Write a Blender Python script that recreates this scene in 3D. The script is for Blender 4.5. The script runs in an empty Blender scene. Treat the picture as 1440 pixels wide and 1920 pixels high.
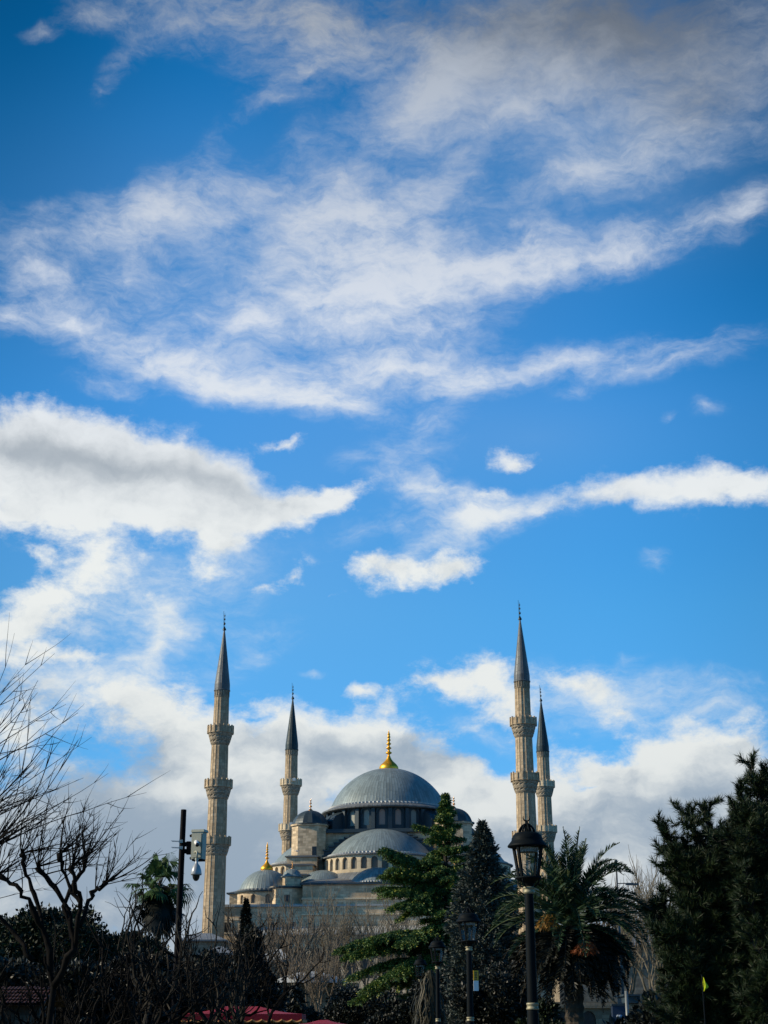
import bpy, math, random
import numpy as np
from mathutils import Vector, Matrix

# ------------------------------------------------------------------ camera
F_PX, CX, CY, HORIZON, EYE = 2750.0, 720.0, 960.0, 1935.0, 1.65
PITCH = math.atan((HORIZON - CY) / F_PX)
SC = bpy.context.scene
COL = SC.collection
cam_d = bpy.data.cameras.new("camera")
cam = bpy.data.objects.new("camera", cam_d)
COL.objects.link(cam)
cam.location = (0, 0, EYE)
cam.rotation_euler = (math.pi / 2 + PITCH, 0, 0)
cam_d.sensor_fit = 'VERTICAL'
cam_d.sensor_height = 24.0
cam_d.lens = 24.0 * F_PX / 1920.0
cam_d.clip_start = 0.1
cam_d.clip_end = 6000
SC.camera = cam
SC.render.resolution_x, SC.render.resolution_y = 768, 1024

# direction seen at a place of the photograph, and the point on it that lies Y metres away
def ray(u, v):
    x, y = (u - CX) / F_PX, (CY - v) / F_PX
    return (x, math.cos(PITCH) - y * math.sin(PITCH), math.sin(PITCH) + y * math.cos(PITCH))
def at(u, v, Y):
    x, f, z = ray(u, v)
    return Vector((x / f * Y, Y, EYE + z / f * Y))
def zat(v, Y): return at(CX, v, Y).z
def mpp(v, Y): return Y / ray(CX, v)[1] / F_PX      # metres per photo pixel

# ------------------------------------------------------------------ light
SUN_EL, SUN_AZ = math.radians(27), math.radians(-94)    # azimuth from +Y, clockwise; the sun is square to the left
sun_dir = Vector((math.sin(SUN_AZ) * math.cos(SUN_EL), math.cos(SUN_AZ) * math.cos(SUN_EL), math.sin(SUN_EL)))
sun_d = bpy.data.lights.new("sun", 'SUN')
sun_d.energy = 4.8
sun_d.angle = math.radians(0.5)
sun_d.color = (1.0, 0.85, 0.62)
sun = bpy.data.objects.new("sun", sun_d)
sun.rotation_euler = (-sun_dir).to_track_quat('-Z', 'Y').to_euler()
sun.location = (-60, -10, 60)
COL.objects.link(sun)
SC.view_settings.view_transform = 'Standard'
SC.view_settings.look = 'None'
SC.view_settings.exposure = 0.0
SC.view_settings.gamma = 1.0
SC.render.engine = 'CYCLES'
SC.cycles.max_bounces = 6
SC.cycles.diffuse_bounces = 3
SC.cycles.glossy_bounces = 2
SC.cycles.transparent_max_bounces = 12
SC.cycles.use_denoising = True

# ------------------------------------------------------------------ sky
class NT:
    def __init__(self, tree):
        self.t = tree; self.n = tree.nodes; self.l = tree.links; self.n.clear()
    def node(self, kind, **kw):
        n = self.n.new(kind)
        for k, v in kw.items(): setattr(n, k, v)
        return n
    def put(self, sock, val):
        if isinstance(val, bpy.types.NodeSocket): self.l.new(val, sock)
        else: sock.default_value = val
    def math(self, op, a, b=None, c=None, clamp=False):
        n = self.node('ShaderNodeMath', operation=op, use_clamp=clamp)
        self.put(n.inputs[0], a)
        if b is not None: self.put(n.inputs[1], b)
        if c is not None: self.put(n.inputs[2], c)
        return n.outputs[0]
    def vmath(self, op, a, b=None, c=None):
        n = self.node('ShaderNodeVectorMath', operation=op)
        self.put(n.inputs[0], a)
        if b is not None: self.put(n.inputs['Scale'] if op == 'SCALE' else n.inputs[1], b)
        if c is not None: self.put(n.inputs[2], c)
        return n.outputs['Value'] if op in ('DOT_PRODUCT', 'LENGTH') else n.outputs[0]
    def xyz(self, x, y, z):
        n = self.node('ShaderNodeCombineXYZ')
        for i, q in enumerate((x, y, z)): self.put(n.inputs[i], q)
        return n.outputs[0]
    def sep(self, v):
        n = self.node('ShaderNodeSeparateXYZ'); self.put(n.inputs[0], v)
        return n.outputs
    def noise(self, vec, scale, detail=4, rough=0.5, lac=2.0, dist=0.0, color=False, typ=None):
        n = self.node('ShaderNodeTexNoise')
        if vec is not None: self.put(n.inputs['Vector'], vec)
        n.inputs['Scale'].default_value = scale; n.inputs['Detail'].default_value = detail
        n.inputs['Roughness'].default_value = rough; n.inputs['Lacunarity'].default_value = lac
        n.inputs['Distortion'].default_value = dist
        return n.outputs['Color' if color else 'Fac']
    def mapping(self, vec, loc=(0, 0, 0), rot=(0, 0, 0), scale=(1, 1, 1), typ='POINT'):
        n = self.node('ShaderNodeMapping', vector_type=typ)
        self.put(n.inputs['Vector'], vec)
        n.inputs['Location'].default_value = loc; n.inputs['Rotation'].default_value = rot
        n.inputs['Scale'].default_value = scale
        return n.outputs[0]
    def ramp(self, fac, stops, interp='LINEAR'):
        n = self.node('ShaderNodeValToRGB'); self.put(n.inputs[0], fac)
        r = n.color_ramp; r.interpolation = interp
        while len(r.elements) < len(stops): r.elements.new(0.5)
        for e, (p, c) in zip(r.elements, stops):
            e.position = p; e.color = (c, c, c, 1) if isinstance(c, (int, float)) else (*c, 1)
        return n.outputs[0]
    def mix(self, fac, a, b, typ='MIX'):
        n = self.node('ShaderNodeMix', data_type='RGBA', blend_type=typ, clamp_factor=True)
        self.put(n.inputs['Factor'], fac)
        for s, q in ((n.inputs[6], a), (n.inputs[7], b)):
            if isinstance(q, (tuple, list)): q = (*q, 1) if len(q) == 3 else q
            self.put(s, q)
        return n.outputs[2]
    def smooth(self, x, lo, hi):
        n = self.node('ShaderNodeMapRange', interpolation_type='SMOOTHSTEP', clamp=True)
        self.put(n.inputs[0], x); n.inputs[1].default_value = lo; n.inputs[2].default_value = hi
        return n.outputs[0]

def azel(u, v):
    x, f, z = ray(u, v)
    return math.atan2(x, f), math.atan2(z, math.hypot(x, f))

# Clouds stand at fixed azimuth and elevation.  Each bank: centre, half length, half depth (in photo px), tilt, weight
SOFT = [
    # lenticular bank on the left
    (60, 880, 330, 175, -4, 1.15), (240, 900, 330, 130, -12, 1.1), (400, 920, 220, 120, -14, 0.9), (120, 800, 230, 70, -12, .6),
    (400, 965, 260, 45, 3, .55), (560, 945, 150, 60, 14, .75), (632, 928, 100, 38, 28, .85), (60, 960, 190, 50, 3, .4), (340, 870, 150, 60, -18, .6),
    (470, 870, 70, 60, -45, .35),
    # right band
    (1280, 912, 310, 60, -2, .85), (1120, 915, 300, 55, 10, .42), (1000, 960, 160, 34, 8, .30),
    (960, 858, 85, 42, 5, .8), (1400, 915, 120, 50, -4, .45), (535, 825, 90, 26, -3, .6), (920, 918, 60, 26, 0, .5),
    # small heaps above the dome
    (745, 1072, 150, 56, 2, 1.05), (850, 1060, 110, 55, 20, .8), (690, 1060, 60, 45, 40, .5), (610, 1122, 50, 14, 15, .4),
    # left heaps
    (185, 1060, 110, 75, 45, .7), (250, 1080, 60, 60, 30, .3), (75, 1130, 160, 85, 35, .75), (75, 1050, 30, 50, 70, .5), (30, 1180, 170, 70, 10, .65), (120, 1225, 180, 28, 2, .65), (170, 1180, 60, 110, 0, .35),
    (400, 1060, 85, 70, 30, .6), (430, 1015, 70, 28, -10, .5), (540, 1085, 85, 42, 32, .62), (480, 1108, 60, 20, 10, .4),
    (335, 1165, 75, 60, -35, .55), (290, 1120, 80, 34, -25, .35), (275, 1045, 26, 30, 0, .35),
    # bank behind the mosque
    (330, 1390, 190, 150, -10, 1.05), (250, 1320, 130, 60, -15, .55), (60, 1330, 220, 160, -5, .75), (500, 1440, 260, 150, 0, 1.2), (640, 1400, 240, 95, -4, 1.15),
    (760, 1400, 140, 80, -22, .7), (850, 1470, 200, 120, -14, 1.05), (420, 1560, 520, 130, 0, 1.0), (100, 1560, 360, 170, 0, 1.1), (320, 1290, 60, 60, 50, .35),
    (680, 1295, 90, 26, -6, .62), (730, 1325, 26, 24, 0, .4),
    (830, 1275, 130, 50, 4, .85), (910, 1262, 90, 60, 10, .7), (960, 1330, 120, 70, -10, .6), (1080, 1285, 190, 55, -10, .7), (1160, 1340, 110, 60, -20, .6),
    (1010, 1400, 130, 60, -10, .45), (1290, 1350, 60, 40, 0, .3),
    (1330, 1420, 260, 95, 8, 1.05), (1130, 1460, 220, 90, 2, .75), (1250, 1540, 420, 130, 0, 1.1), (980, 1560, 240, 130, 0, .95), (1400, 1500, 220, 150, 0, .8), (1150, 1620, 420, 120, 0, .8),
    (700, 1660, 1000, 170, 0, 1.15), (700, 1850, 1300, 220, 0, 1.3), (40, 1680, 300, 160, 0, .8), (1400, 1680, 300, 160, 0, .6),
    (1100, 1475, 60, 18, -5, -.6), (1290, 1520, 50, 14, -5, -.5), (1160, 1425, 80, 30, -20, -.5), (470, 1345, 50, 16, 0, -.3), (930, 1420, 90, 26, -20, -.5),
]
WISP = [
    # veil of the upper right
    (1180, 60, 520, 170, -4, 1.2), (900, 120, 340, 150, 18, .75), (1290, 190, 300, 150, 0, .75), (780, 190, 190, 80, 25, .7), (960, 200, 260, 90, 8, .5), (1060, 330, 240, 80, 6, .7), (1200, 290, 220, 70, 10, .45), (880, 245, 190, 60, 0, .35),
    # upper left strip
    (470, 15, 380, 85, -4, .95), (300, 40, 160, 60, -10, .5), (160, 32, 90, 34, 8, .65), (65, 60, 45, 22, 0, .55), (225, 105, 60, 44, 45, .5), (195, 170, 34, 40, 40, .45), (560, 75, 190, 70, 30, .4), (560, 135, 120, 36, 22, .62), (530, 185, 120, 26, 18, .5), (690, 100, 140, 80, 0, .35),
    (410, 275, 60, 60, 0, .28), (575, 265, 60, 50, 0, .35), (840, 340, 90, 60, 45, .4),
    # great central cirrus
    (330, 385, 200, 85, 14, .85), (560, 400, 300, 110, 4, .75), (700, 400, 190, 120, 0, .8), (190, 440, 190, 75, 22, .6), (80, 400, 90, 24, 10, .3), (690, 545, 330, 115, 6, 1.05), (560, 500, 300, 90, 10, .45),
    (900, 500, 340, 75, 7, .95), (1140, 470, 330, 55, 9, .75), (1330, 425, 220, 50, 14, .5), (1420, 375, 90, 40, 35, .5), (990, 440, 80, 40, 0, .45),
    (660, 610, 230, 60, 4, .55), (460, 600, 140, 60, 10, .5), (230, 520, 220, 70, 20, .5), (60, 500, 130, 70, -25, .7), (10, 580, 60, 50, 0, .8), (110, 590, 130, 50, -20, .5), (860, 605, 120, 30, 5, .45), (300, 600, 200, 70, 0, .3),
    # second cirrus band
    (300, 665, 260, 60, -12, .75), (450, 730, 260, 45, -4, .8), (620, 760, 190, 40, -8, .65), (740, 690, 260, 65, 10, .8), (190, 720, 90, 26, -12, .45), (1060, 680, 330, 45, 4, .85), (1250, 690, 190, 36, 4, .55), (1075, 735, 70, 24, 8, .5), (880, 720, 140, 50, 8, .5), (560, 690, 360, 70, 0, .5), (350, 700, 300, 60, -6, .3),
    (830, 790, 110, 50, 0, .45), (770, 850, 140, 60, 0, .35), (1330, 775, 45, 24, 0, .45), (1255, 790, 24, 18, 0, .4), (1225, 1055, 40, 30, 0, .5), (1190, 1235, 30, 16, 0, .3), (1380, 640, 120, 30, 0, .2),
    (820, 922, 190, 46, -14, 1.0), (930, 965, 220, 42, 4, .95), (860, 1010, 170, 40, 22, .85), (1130, 1310, 270, 90, -8, .75), (1330, 1330, 180, 50, 0, .4), (930, 1375, 130, 40, -15, .4), (330, 1180, 220, 120, 0, .35),
    # streaks round the left minaret
    (300, 1230, 60, 150, -20, .7), (200, 1130, 160, 110, 40, .5), (420, 1050, 120, 80, 25, .4), (120, 1290, 260, 60, 0, .5), (480, 1220, 160, 40, 30, .3), (180, 1270, 200, 60, 0, .5), (585, 1252, 40, 10, 2, .4), (1340, 1290, 160, 40, 0, .3), (700, 990, 260, 60, 10, .2), (330, 1090, 220, 120, 0, .3),
]
GREY = [   # where the banks show their shaded bodies
    (200, 862, 330, 50, -9, 1.25), (20, 838, 230, 50, -10, .7), (410, 898, 140, 36, -20, .6), (300, 940, 400, 20, 0, .15),
    (430, 962, 150, 26, 2, .25), (220, 1430, 190, 90, 0, 1.0), (100, 1560, 340, 190, 0, 1.0), (330, 1590, 300, 130, 0, .8), (620, 1412, 190, 55, -2, 1.3), (800, 1430, 160, 70, 0, .9),
    (480, 1570, 240, 100, 0, 1.0), (870, 1580, 300, 90, 0, .6), (1290, 1490, 280, 45, 4, 1.0), (330, 1360, 120, 60, -20, -.6), (640, 1352, 200, 22, 0, -1.0), (330, 1490, 160, 22, -4, -.7), (1340, 1368, 170, 26, 4, -.8), (1140, 1400, 140, 40, -10, -.5), (940, 1280, 160, 50, 0, -.6), (130, 1060, 220, 90, 30, -.5), (1210, 1570, 320, 60, 0, 1.2), (1390, 1400, 110, 40, 0, .5), (1400, 1560, 190, 80, 0, .6), (20, 1290, 170, 60, 0, .6),
    (1240, 20, 400, 230, 0, 1.3), (800, 20, 500, 130, 0, .75), (1340, 200, 260, 140, 0, .7), (700, 1800, 1300, 190, 0, .7), (250, 1650, 420, 120, 0, .7), (1250, 1650, 400, 90, 0, .5), (1130, 930, 200, 12, 4, .3),
]

CALM = [   # banks with smooth, wind-polished edges
    (150, 870, 420, 150, -8, 1.2), (430, 900, 200, 110, -20, .9), (1220, 910, 330, 70, -2, .9), (640, 1400, 240, 100, -4, .7), (300, 1500, 400, 160, 0, .5), (1300, 1500, 320, 140, 0, .4),
]

def sky_nodes():
    w = bpy.data.worlds.new("World"); SC.world = w; w.use_nodes = True
    N = NT(w.node_tree)
    out = N.node('ShaderNodeOutputWorld'); bg = N.node('ShaderNodeBackground')
    bg.inputs['Strength'].default_value = 0.10
    N.l.new(bg.outputs[0], out.inputs[0])
    nish = N.node('ShaderNodeTexSky', sky_type='NISHITA')
    nish.sun_disc = False; nish.sun_elevation = SUN_EL; nish.sun_rotation = SUN_AZ
    nish.air_density = 1.0; nish.dust_density = 0.4; nish.ozone_density = 2.2
    tc = N.node('ShaderNodeTexCoord')
    d = N.vmath('NORMALIZE', tc.outputs['Generated'])
    x, y, z = N.sep(d)
    az = N.math('ARCTAN2', x, y)
    el = N.math('ARCSINE', z)
    p0 = N.xyz(az, el, 0.0)
    def field0(p):
        acc = None
        for (u, v, a, b, wt) in ((560, 520, 900, 420, .18), (420, 1050, 900, 420, .14), (1150, 300, 600, 260, .14), (1000, 820, 700, 220, .10)):
            a0, e0 = azel(u, v)
            g = N.node('ShaderNodeTexGradient', gradient_type='QUADRATIC_SPHERE')
            N.l.new(N.mapping(p, (a0, e0, 0), (0, 0, 0), (a * 1.2 / F_PX, b * 1.2 / F_PX, 1), 'TEXTURE'), g.inputs[0])
            acc = N.math('MULTIPLY', g.outputs['Fac'], wt) if acc is None else N.math('MULTIPLY_ADD', g.outputs['Fac'], wt, acc)
        return acc
    # clear sky: Nishita, graded deeper and bluer, deepest high up
    elr = N.math('DIVIDE', el, 0.75, clamp=True)
    gain = N.ramp(elr, [(0.0, (.26, .38, .75)), (.12, (.25, .47, .80)), (.22, (.24, .58, .84)), (.36, (.205, .65, .90)), (.546, (.12, .65, 1.0)), (.647, (.06, .58, .92)), (.786, (.025, .53, .84)), (.9, (.012, .42, .68)), (1.0, (.02, .40, .64))])
    gain = N.vmath('SCALE', gain, SKYGAIN)
    clear = N.mix(1.0, nish.outputs[0], gain, 'MULTIPLY')
    side = N.math('ABSOLUTE', N.math('SUBTRACT', az, 0.01))
    clear = N.vmath('SCALE', clear, N.math('SUBTRACT', 1.0, N.math('MULTIPLY', N.smooth(side, .12, .34), N.math('MULTIPLY_ADD', N.smooth(el, .35, .66), .22, .24))))
    veil = field0(p0)
    clear = N.mix(veil, clear, (5.2, 6.4, 7.2))
    # domain warps
    def warp(p, scale, amp, detail=3, off=0.0):
        c = N.noise(N.vmath('ADD', p, (off, off * .7, off)), scale, detail, .55, color=True)
        c = N.vmath('MULTIPLY_ADD', c, (amp, amp * .8, 0), (-.5 * amp, -.4 * amp, 0))
        return N.vmath('ADD', p, c)
    ps = warp(warp(p0, 8, .020), 42, .022, 5, 3.1)
    pw = warp(warp(p0, 7, .036, 3, 7.7), 24, .030, 6, 5.3)
    def field(p, banks, grow):
        acc = None
        for (u, v, a, b, tilt, wt) in banks:
            a0, e0 = azel(u, v)
            k = grow / F_PX
            m = N.mapping(p, (a0, e0, 0), (0, 0, math.radians(tilt)), (a * k / max(.75, math.cos(e0)), b * k, 1), 'TEXTURE')
            g = N.node('ShaderNodeTexGradient', gradient_type='QUADRATIC_SPHERE')
            N.l.new(m, g.inputs[0])
            acc = N.math('MULTIPLY', g.outputs['Fac'], wt) if acc is None else N.math('MULTIPLY_ADD', g.outputs['Fac'], wt, acc)
        return acc
    fs, fw, fg = field(ps, SOFT, 1.24), field(pw, WISP, 1.42), field(ps, GREY, 1.5)
    calm = N.math('MINIMUM', field(ps, CALM, 1.3), 1.0)
    amp = N.math('MULTIPLY_ADD', calm, -.72, 1.0)
    # puffy and fibrous texture
    q = N.xyz(az, N.math('MULTIPLY', el, 1.7), 0.37)
    psq = N.vmath('MULTIPLY', ps, (1.0, 1.45, 1.0))
    puff = N.noise(N.vmath('ADD', psq, (4.2, 1.3, .3)), 17, 9, .64)
    puffs = N.noise(N.vmath('ADD', psq, (4.2 - .010, 1.3 + .016, .3)), 17, 5, .60)
    bands = N.noise(N.mapping(ps, (2.2, 5.1, .7), (0, 0, math.radians(-4)), (1.0, 4.2, 1)), 9, 5, .55)
    relief = N.math('SUBTRACT', puff, puffs)
    puff2 = N.noise(N.vmath('ADD', q, (1.2, 9.3, 0)), 55, 7, .66)
    st = N.mapping(pw, (0, 0, 0), (0, 0, math.radians(-17)), (1.0, 2.3, 1))
    fib = N.noise(st, 22, 9, .64)
    st2 = N.mapping(pw, (3, 1, 0), (0, 0, math.radians(28)), (1.0, 1.9, 1))
    fib2 = N.noise(st2, 48, 7, .66)
    tex = N.math('MULTIPLY', N.math('MULTIPLY_ADD', N.math('SUBTRACT', puff, .5), 1.75, N.math('MULTIPLY', N.math('SUBTRACT', puff2, .5), .9)), amp)
    ds = N.math('ADD', fs, tex)
    a_s = N.smooth(ds, .16, .80)
    fib3 = N.noise(N.mapping(pw, (7, 2, 1), (0, 0, math.radians(-14)), (1.0, 4.5, 1)), 75, 6, .62)
    calmw = N.math('MINIMUM', field(pw, [(1150, 90, 560, 260, 0, 1.4), (850, 180, 300, 120, 15, .6)], 1.3), 1.0)
    fibs = N.math('MULTIPLY', N.math('ADD', N.math('MULTIPLY', N.math('SUBTRACT', fib, .5), 2.3), N.math('MULTIPLY_ADD', N.math('SUBTRACT', fib3, .5), .40, N.math('MULTIPLY', N.math('SUBTRACT', fib2, .5), 1.2))), N.math('MULTIPLY_ADD', calmw, -.50, 1.0))
    dw = N.math('MULTIPLY_ADD', fibs, N.math('MULTIPLY_ADD', N.math('MINIMUM', fw, 1.0), .50, .40), fw)
    a_w = N.math('MULTIPLY', N.smooth(dw, -.02, 1.42), .95)
    a_w = N.math('MULTIPLY', a_w, N.smooth(fw, .02, .18))
    a_s = N.math('MULTIPLY', a_s, N.smooth(fs, .03, .22))
    # brightness of the cloud bodies
    lit = N.ramp(elr, [(.12, (.68, .72, .73)), (.26, (.80, .83, .82)), (.40, (.84, .87, .86)), (.62, (.72, .77, .85)), (.78, (.52, .58, .68)), (.9, (.38, .42, .48))])
    body = N.ramp(elr, [(.10, (.27, .36, .47)), (.35, (.31, .40, .50)), (.6, (.40, .43, .46)), (.80, (.20, .24, .31)), (.9, (.13, .15, .18))])
    g = N.math('MULTIPLY_ADD', N.math('MULTIPLY', N.math('ADD', N.math('SUBTRACT', puff, .52), N.math('MULTIPLY', relief, 1.3)), N.math('MULTIPLY_ADD', amp, .6, .4)), -1.25, fg)
    g = N.math('MULTIPLY_ADD', N.math('SUBTRACT', bands, .5), N.math('MULTIPLY', N.smooth(el, .30, .12), 1.7), g)
    thin = N.math('MULTIPLY', N.math('SUBTRACT', 1.0, N.smooth(ds, .2, .9)), -.12)
    g = N.math('MULTIPLY', N.smooth(N.math('ADD', g, thin), -.25, 1.35), .92)
    gw = N.smooth(N.math('MULTIPLY_ADD', N.math('SUBTRACT', fib, .5), -.9, fg), .05, 1.25)
    cs = N.mix(g, lit, body)
    cw = N.mix(gw, lit, body)
    cs = N.vmath('SCALE', cs, 10.0); cw = N.vmath('SCALE', cw, 10.0)
    sky = N.mix(a_w, clear, cw)
    sky = N.mix(a_s, sky, cs)
    N.l.new(sky, bg.inputs['Color'])
    w.cycles.sampling_method = 'MANUAL'
    w.cycles.sample_map_resolution = 512
SKYGAIN = 2.2
sky_nodes()

# ------------------------------------------------------------------ mesh helpers
class MB:
    """Collects shapes and links them as ONE mesh object."""
    def __init__(self): self.v = []; self.f = []; self.uv = []; self.has_uv = False
    def add(self, vs, fs, uvs=None):
        o = len(self.v); self.v += [tuple(p) for p in vs]
        for i, f in enumerate(fs):
            self.f.append(tuple(o + k for k in f))
            if uvs: self.uv.append(uvs[i]); self.has_uv = True
            else: self.uv.append([(0, 0)] * len(f))
        return self
    def box(self, c, s, rz=0.0, taper=1.0):
        cx, cy, cz = c; hx, hy, hz = s[0] / 2, s[1] / 2, s[2] / 2
        ca, sa = math.cos(rz), math.sin(rz); vs = []
        for dz in (-1, 1):
            t = taper if dz > 0 else 1.0
            for dx, dy in ((-1, -1), (1, -1), (1, 1), (-1, 1)):
                x, y = dx * hx * t, dy * hy * t
                vs.append((cx + x * ca - y * sa, cy + x * sa + y * ca, cz + dz * hz))
        return self.add(vs, [(3, 2, 1, 0), (4, 5, 6, 7), (0, 1, 5, 4), (1, 2, 6, 5), (2, 3, 7, 6), (3, 0, 4, 7)])
    def prism(self, poly, z0, z1, top=None):
        n = len(poly); top = top or poly
        vs = [(x, y, z0) for x, y in poly] + [(x, y, z1) for x, y in top]
        return self.add(vs, [tuple(range(n - 1, -1, -1)), tuple(range(n, 2 * n))] + [(i, (i + 1) % n, n + (i + 1) % n, n + i) for i in range(n)])
    def lathe(self, prof, seg, c=(0, 0), a0=0.0, a1=2 * math.pi, seams=1.0, star=0.0, phase=0.0):
        """prof: (radius, z) or (radius, z, star) from the bottom up; a0..a1 the arc."""
        full = abs(a1 - a0) > 2 * math.pi - 1e-4
        cols = seg if full else seg + 1
        vs, fs, uvs = [], [], []; L = [0.0]
        for i in range(1, len(prof)): L.append(L[-1] + math.hypot(prof[i][0] - prof[i - 1][0], prof[i][1] - prof[i - 1][1]))
        for p in prof:
            st = p[2] if len(p) > 2 else star
            for j in range(cols):
                a = a0 + (a1 - a0) * j / seg + phase
                r = p[0] * (1 + (st if j % 2 else 0))
                vs.append((c[0] + r * math.cos(a), c[1] + r * math.sin(a), p[1]))
        for i in range(len(prof) - 1):
            for j in range(seg):
                k = (j + 1) % cols
                fs.append((i * cols + j, i * cols + k, (i + 1) * cols + k, (i + 1) * cols + j))
                u0, u1 = seams * j / seg, seams * (j + 1) / seg
                uvs.append([(u0, L[i]), (u1, L[i]), (u1, L[i + 1]), (u0, L[i + 1])])
        return self.add(vs, fs, uvs)
    def tube(self, pts, rad, sides=6, cap=False):
        pts = [Vector(p) for p in pts]; n = len(pts)
        if n < 2: return self
        rad = [rad] * n if isinstance(rad, (int, float)) else rad
        vs, fs = [], []; t0 = (pts[1] - pts[0]).normalized()
        up = Vector((0, 0, 1)) if abs(t0.z) < .9 else Vector((1, 0, 0))
        a = t0.cross(up).normalized()
        for i, p in enumerate(pts):
            t = (pts[min(i + 1, n - 1)] - pts[max(i - 1, 0)]).normalized()
            a = (a - t * a.dot(t)); a = a.normalized() if a.length > 1e-6 else t.orthogonal().normalized()
            b = t.cross(a)
            for k in range(sides):
                w = 2 * math.pi * k / sides
                vs.append(p + (a * math.cos(w) + b * math.sin(w)) * rad[i])
        for i in range(n - 1):
            for k in range(sides):
                q = (k + 1) % sides
                fs.append((i * sides + k, i * sides + q, (i + 1) * sides + q, (i + 1) * sides + k))
        if cap: fs += [tuple(range(sides - 1, -1, -1)), tuple((n - 1) * sides + k for k in range(sides))]
        return self.add(vs, fs)
    def build(self, name, mat, parent=None, smooth=False):
        me = bpy.data.meshes.new(name)
        me.from_pydata(self.v, [], self.f)
        if self.has_uv:
            l = me.uv_layers.new(name="UVMap")
            l.data.foreach_set("uv", np.array([q for f in self.uv for q in f], dtype=np.float32).ravel())
        me.materials.append(mat)
        if smooth: me.polygons.foreach_set("use_smooth", [True] * len(me.polygons))
        me.update()
        return link(bpy.data.objects.new(name, me), parent)

def link(o, parent=None):
    COL.objects.link(o)
    if parent is not None: o.parent = parent
    return o
def tag(o, label=None, cat=None, group=None, kind=None):
    for k, q in (('label', label), ('category', cat), ('group', group), ('kind', kind)):
        if q: o[k] = q
    return o
def thing(name, label, cat, loc=(0, 0, 0), rz=0.0, group=None):
    o = bpy.data.objects.new(name, None); COL.objects.link(o)
    o.location = loc; o.rotation_euler = (0, 0, rz); o.empty_display_size = .3
    return tag(o, label, cat, group)
def copy_thing(o, label, loc, rz=None, parent=None, scale=None):
    c = o.copy(); COL.objects.link(c); c.parent = parent
    if parent is None:
        c.location = loc; c['label'] = label
        if rz is not None: c.rotation_euler = (0, 0, rz)
        if scale is not None: c.scale = (scale,) * 3
    for ch in list(o.children): copy_thing(ch, None, None, None, c)
    return c

def quads(name, mat, V, parent=None, nper=4, smooth=False):
    """one mesh of n little faces; V has the shape (n, nper, 3)"""
    n = len(V); me = bpy.data.meshes.new(name)
    me.vertices.add(n * nper); me.vertices.foreach_set("co", np.ascontiguousarray(V, dtype=np.float32).ravel())
    me.loops.add(n * nper); me.loops.foreach_set("vertex_index", np.arange(n * nper, dtype=np.int32))
    me.polygons.add(n); me.polygons.foreach_set("loop_start", np.arange(0, n * nper, nper, dtype=np.int32))
    try: me.polygons.foreach_set("loop_total", np.full(n, nper, dtype=np.int32))
    except Exception: pass
    me.materials.append(mat); me.update(calc_edges=True); me.validate()
    return link(bpy.data.objects.new(name, me), parent)

def unit(a): return a / np.maximum(np.linalg.norm(a, axis=-1, keepdims=True), 1e-9)
def leaves(P, A, W, rng):
    """leaf rhombs: base points P, length vectors A, widths W"""
    S = unit(np.cross(A, rng.normal(size=A.shape))) * W[:, None] * .5
    return np.stack([P, P + A * .45 + S, P + A, P + A * .45 - S], axis=1)

# ------------------------------------------------------------------ materials
MATS = {}
def material(name):
    m = bpy.data.materials.new(name); m.use_nodes = True
    N = NT(m.node_tree)
    out = N.node('ShaderNodeOutputMaterial'); b = N.node('ShaderNodeBsdfPrincipled')
    N.l.new(b.outputs[0], out.inputs[0]); MATS[name] = m
    return m, N, b, out
def bump(N, b, h, strength=.3, dist=.02):
    n = N.node('ShaderNodeBump'); n.inputs['Strength'].default_value = strength; n.inputs['Distance'].default_value = dist
    N.put(n.inputs['Height'], h); N.l.new(n.outputs[0], b.inputs['Normal'])
def stone(name, c, row=.42, width=.95, contrast=.35, stain=(.55, .52, .46), mortar=.75):
    m, N, b, out = material(name)
    g = N.node('ShaderNodeNewGeometry')
    t = N.vmath('NORMALIZE', N.vmath('CROSS_PRODUCT', (0, 0, 1), g.outputs['True Normal']))
    u = N.vmath('DOT_PRODUCT', g.outputs['Position'], t)
    z = N.sep(g.outputs['Position'])[2]
    br = N.node('ShaderNodeTexBrick'); br.offset = .5
    N.put(br.inputs['Vector'], N.xyz(u, z, 0))
    br.inputs['Scale'].default_value = 1.0; br.inputs['Brick Width'].default_value = width; br.inputs['Row Height'].default_value = row
    br.inputs['Mortar Size'].default_value = .018; br.inputs['Bias'].default_value = 0.0
    lo = tuple(q * (1 - contrast) for q in c); hi = tuple(min(1, q * (1 + contrast * .8)) for q in c)
    br.inputs['Color1'].default_value = (*lo, 1); br.inputs['Color2'].default_value = (*hi, 1)
    br.inputs['Mortar'].default_value = (*[q * mortar for q in c], 1)
    n1 = N.noise(g.outputs['Position'], .22, 6, .62)
    n2 = N.noise(N.vmath('MULTIPLY', g.outputs['Position'], (1.3, 1.3, .16)), 1.0, 5, .65)     # runs of weather down the wall
    n3 = N.noise(g.outputs['Position'], 2.6, 5, .6)
    k = N.math('MULTIPLY', N.smooth(n1, .42, .70), .55)
    col = N.mix(k, br.outputs['Color'], tuple(q * s for q, s in zip(c, stain)))
    col = N.mix(N.math('MULTIPLY', N.smooth(n2, .50, .78), .55), col, tuple(q * .42 for q in c))
    col = N.mix(N.math('MULTIPLY', N.smooth(n3, .52, .75), .35), col, tuple(min(1, q * 1.35) for q in c))
    N.l.new(col, b.inputs['Base Color'])
    b.inputs['Roughness'].default_value = .9; b.inputs['Specular IOR Level'].default_value = .2
    bump(N, b, N.math('ADD', N.math('MULTIPLY', br.outputs['Fac'], -.6), n3), .5, .06)
    return m
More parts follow.
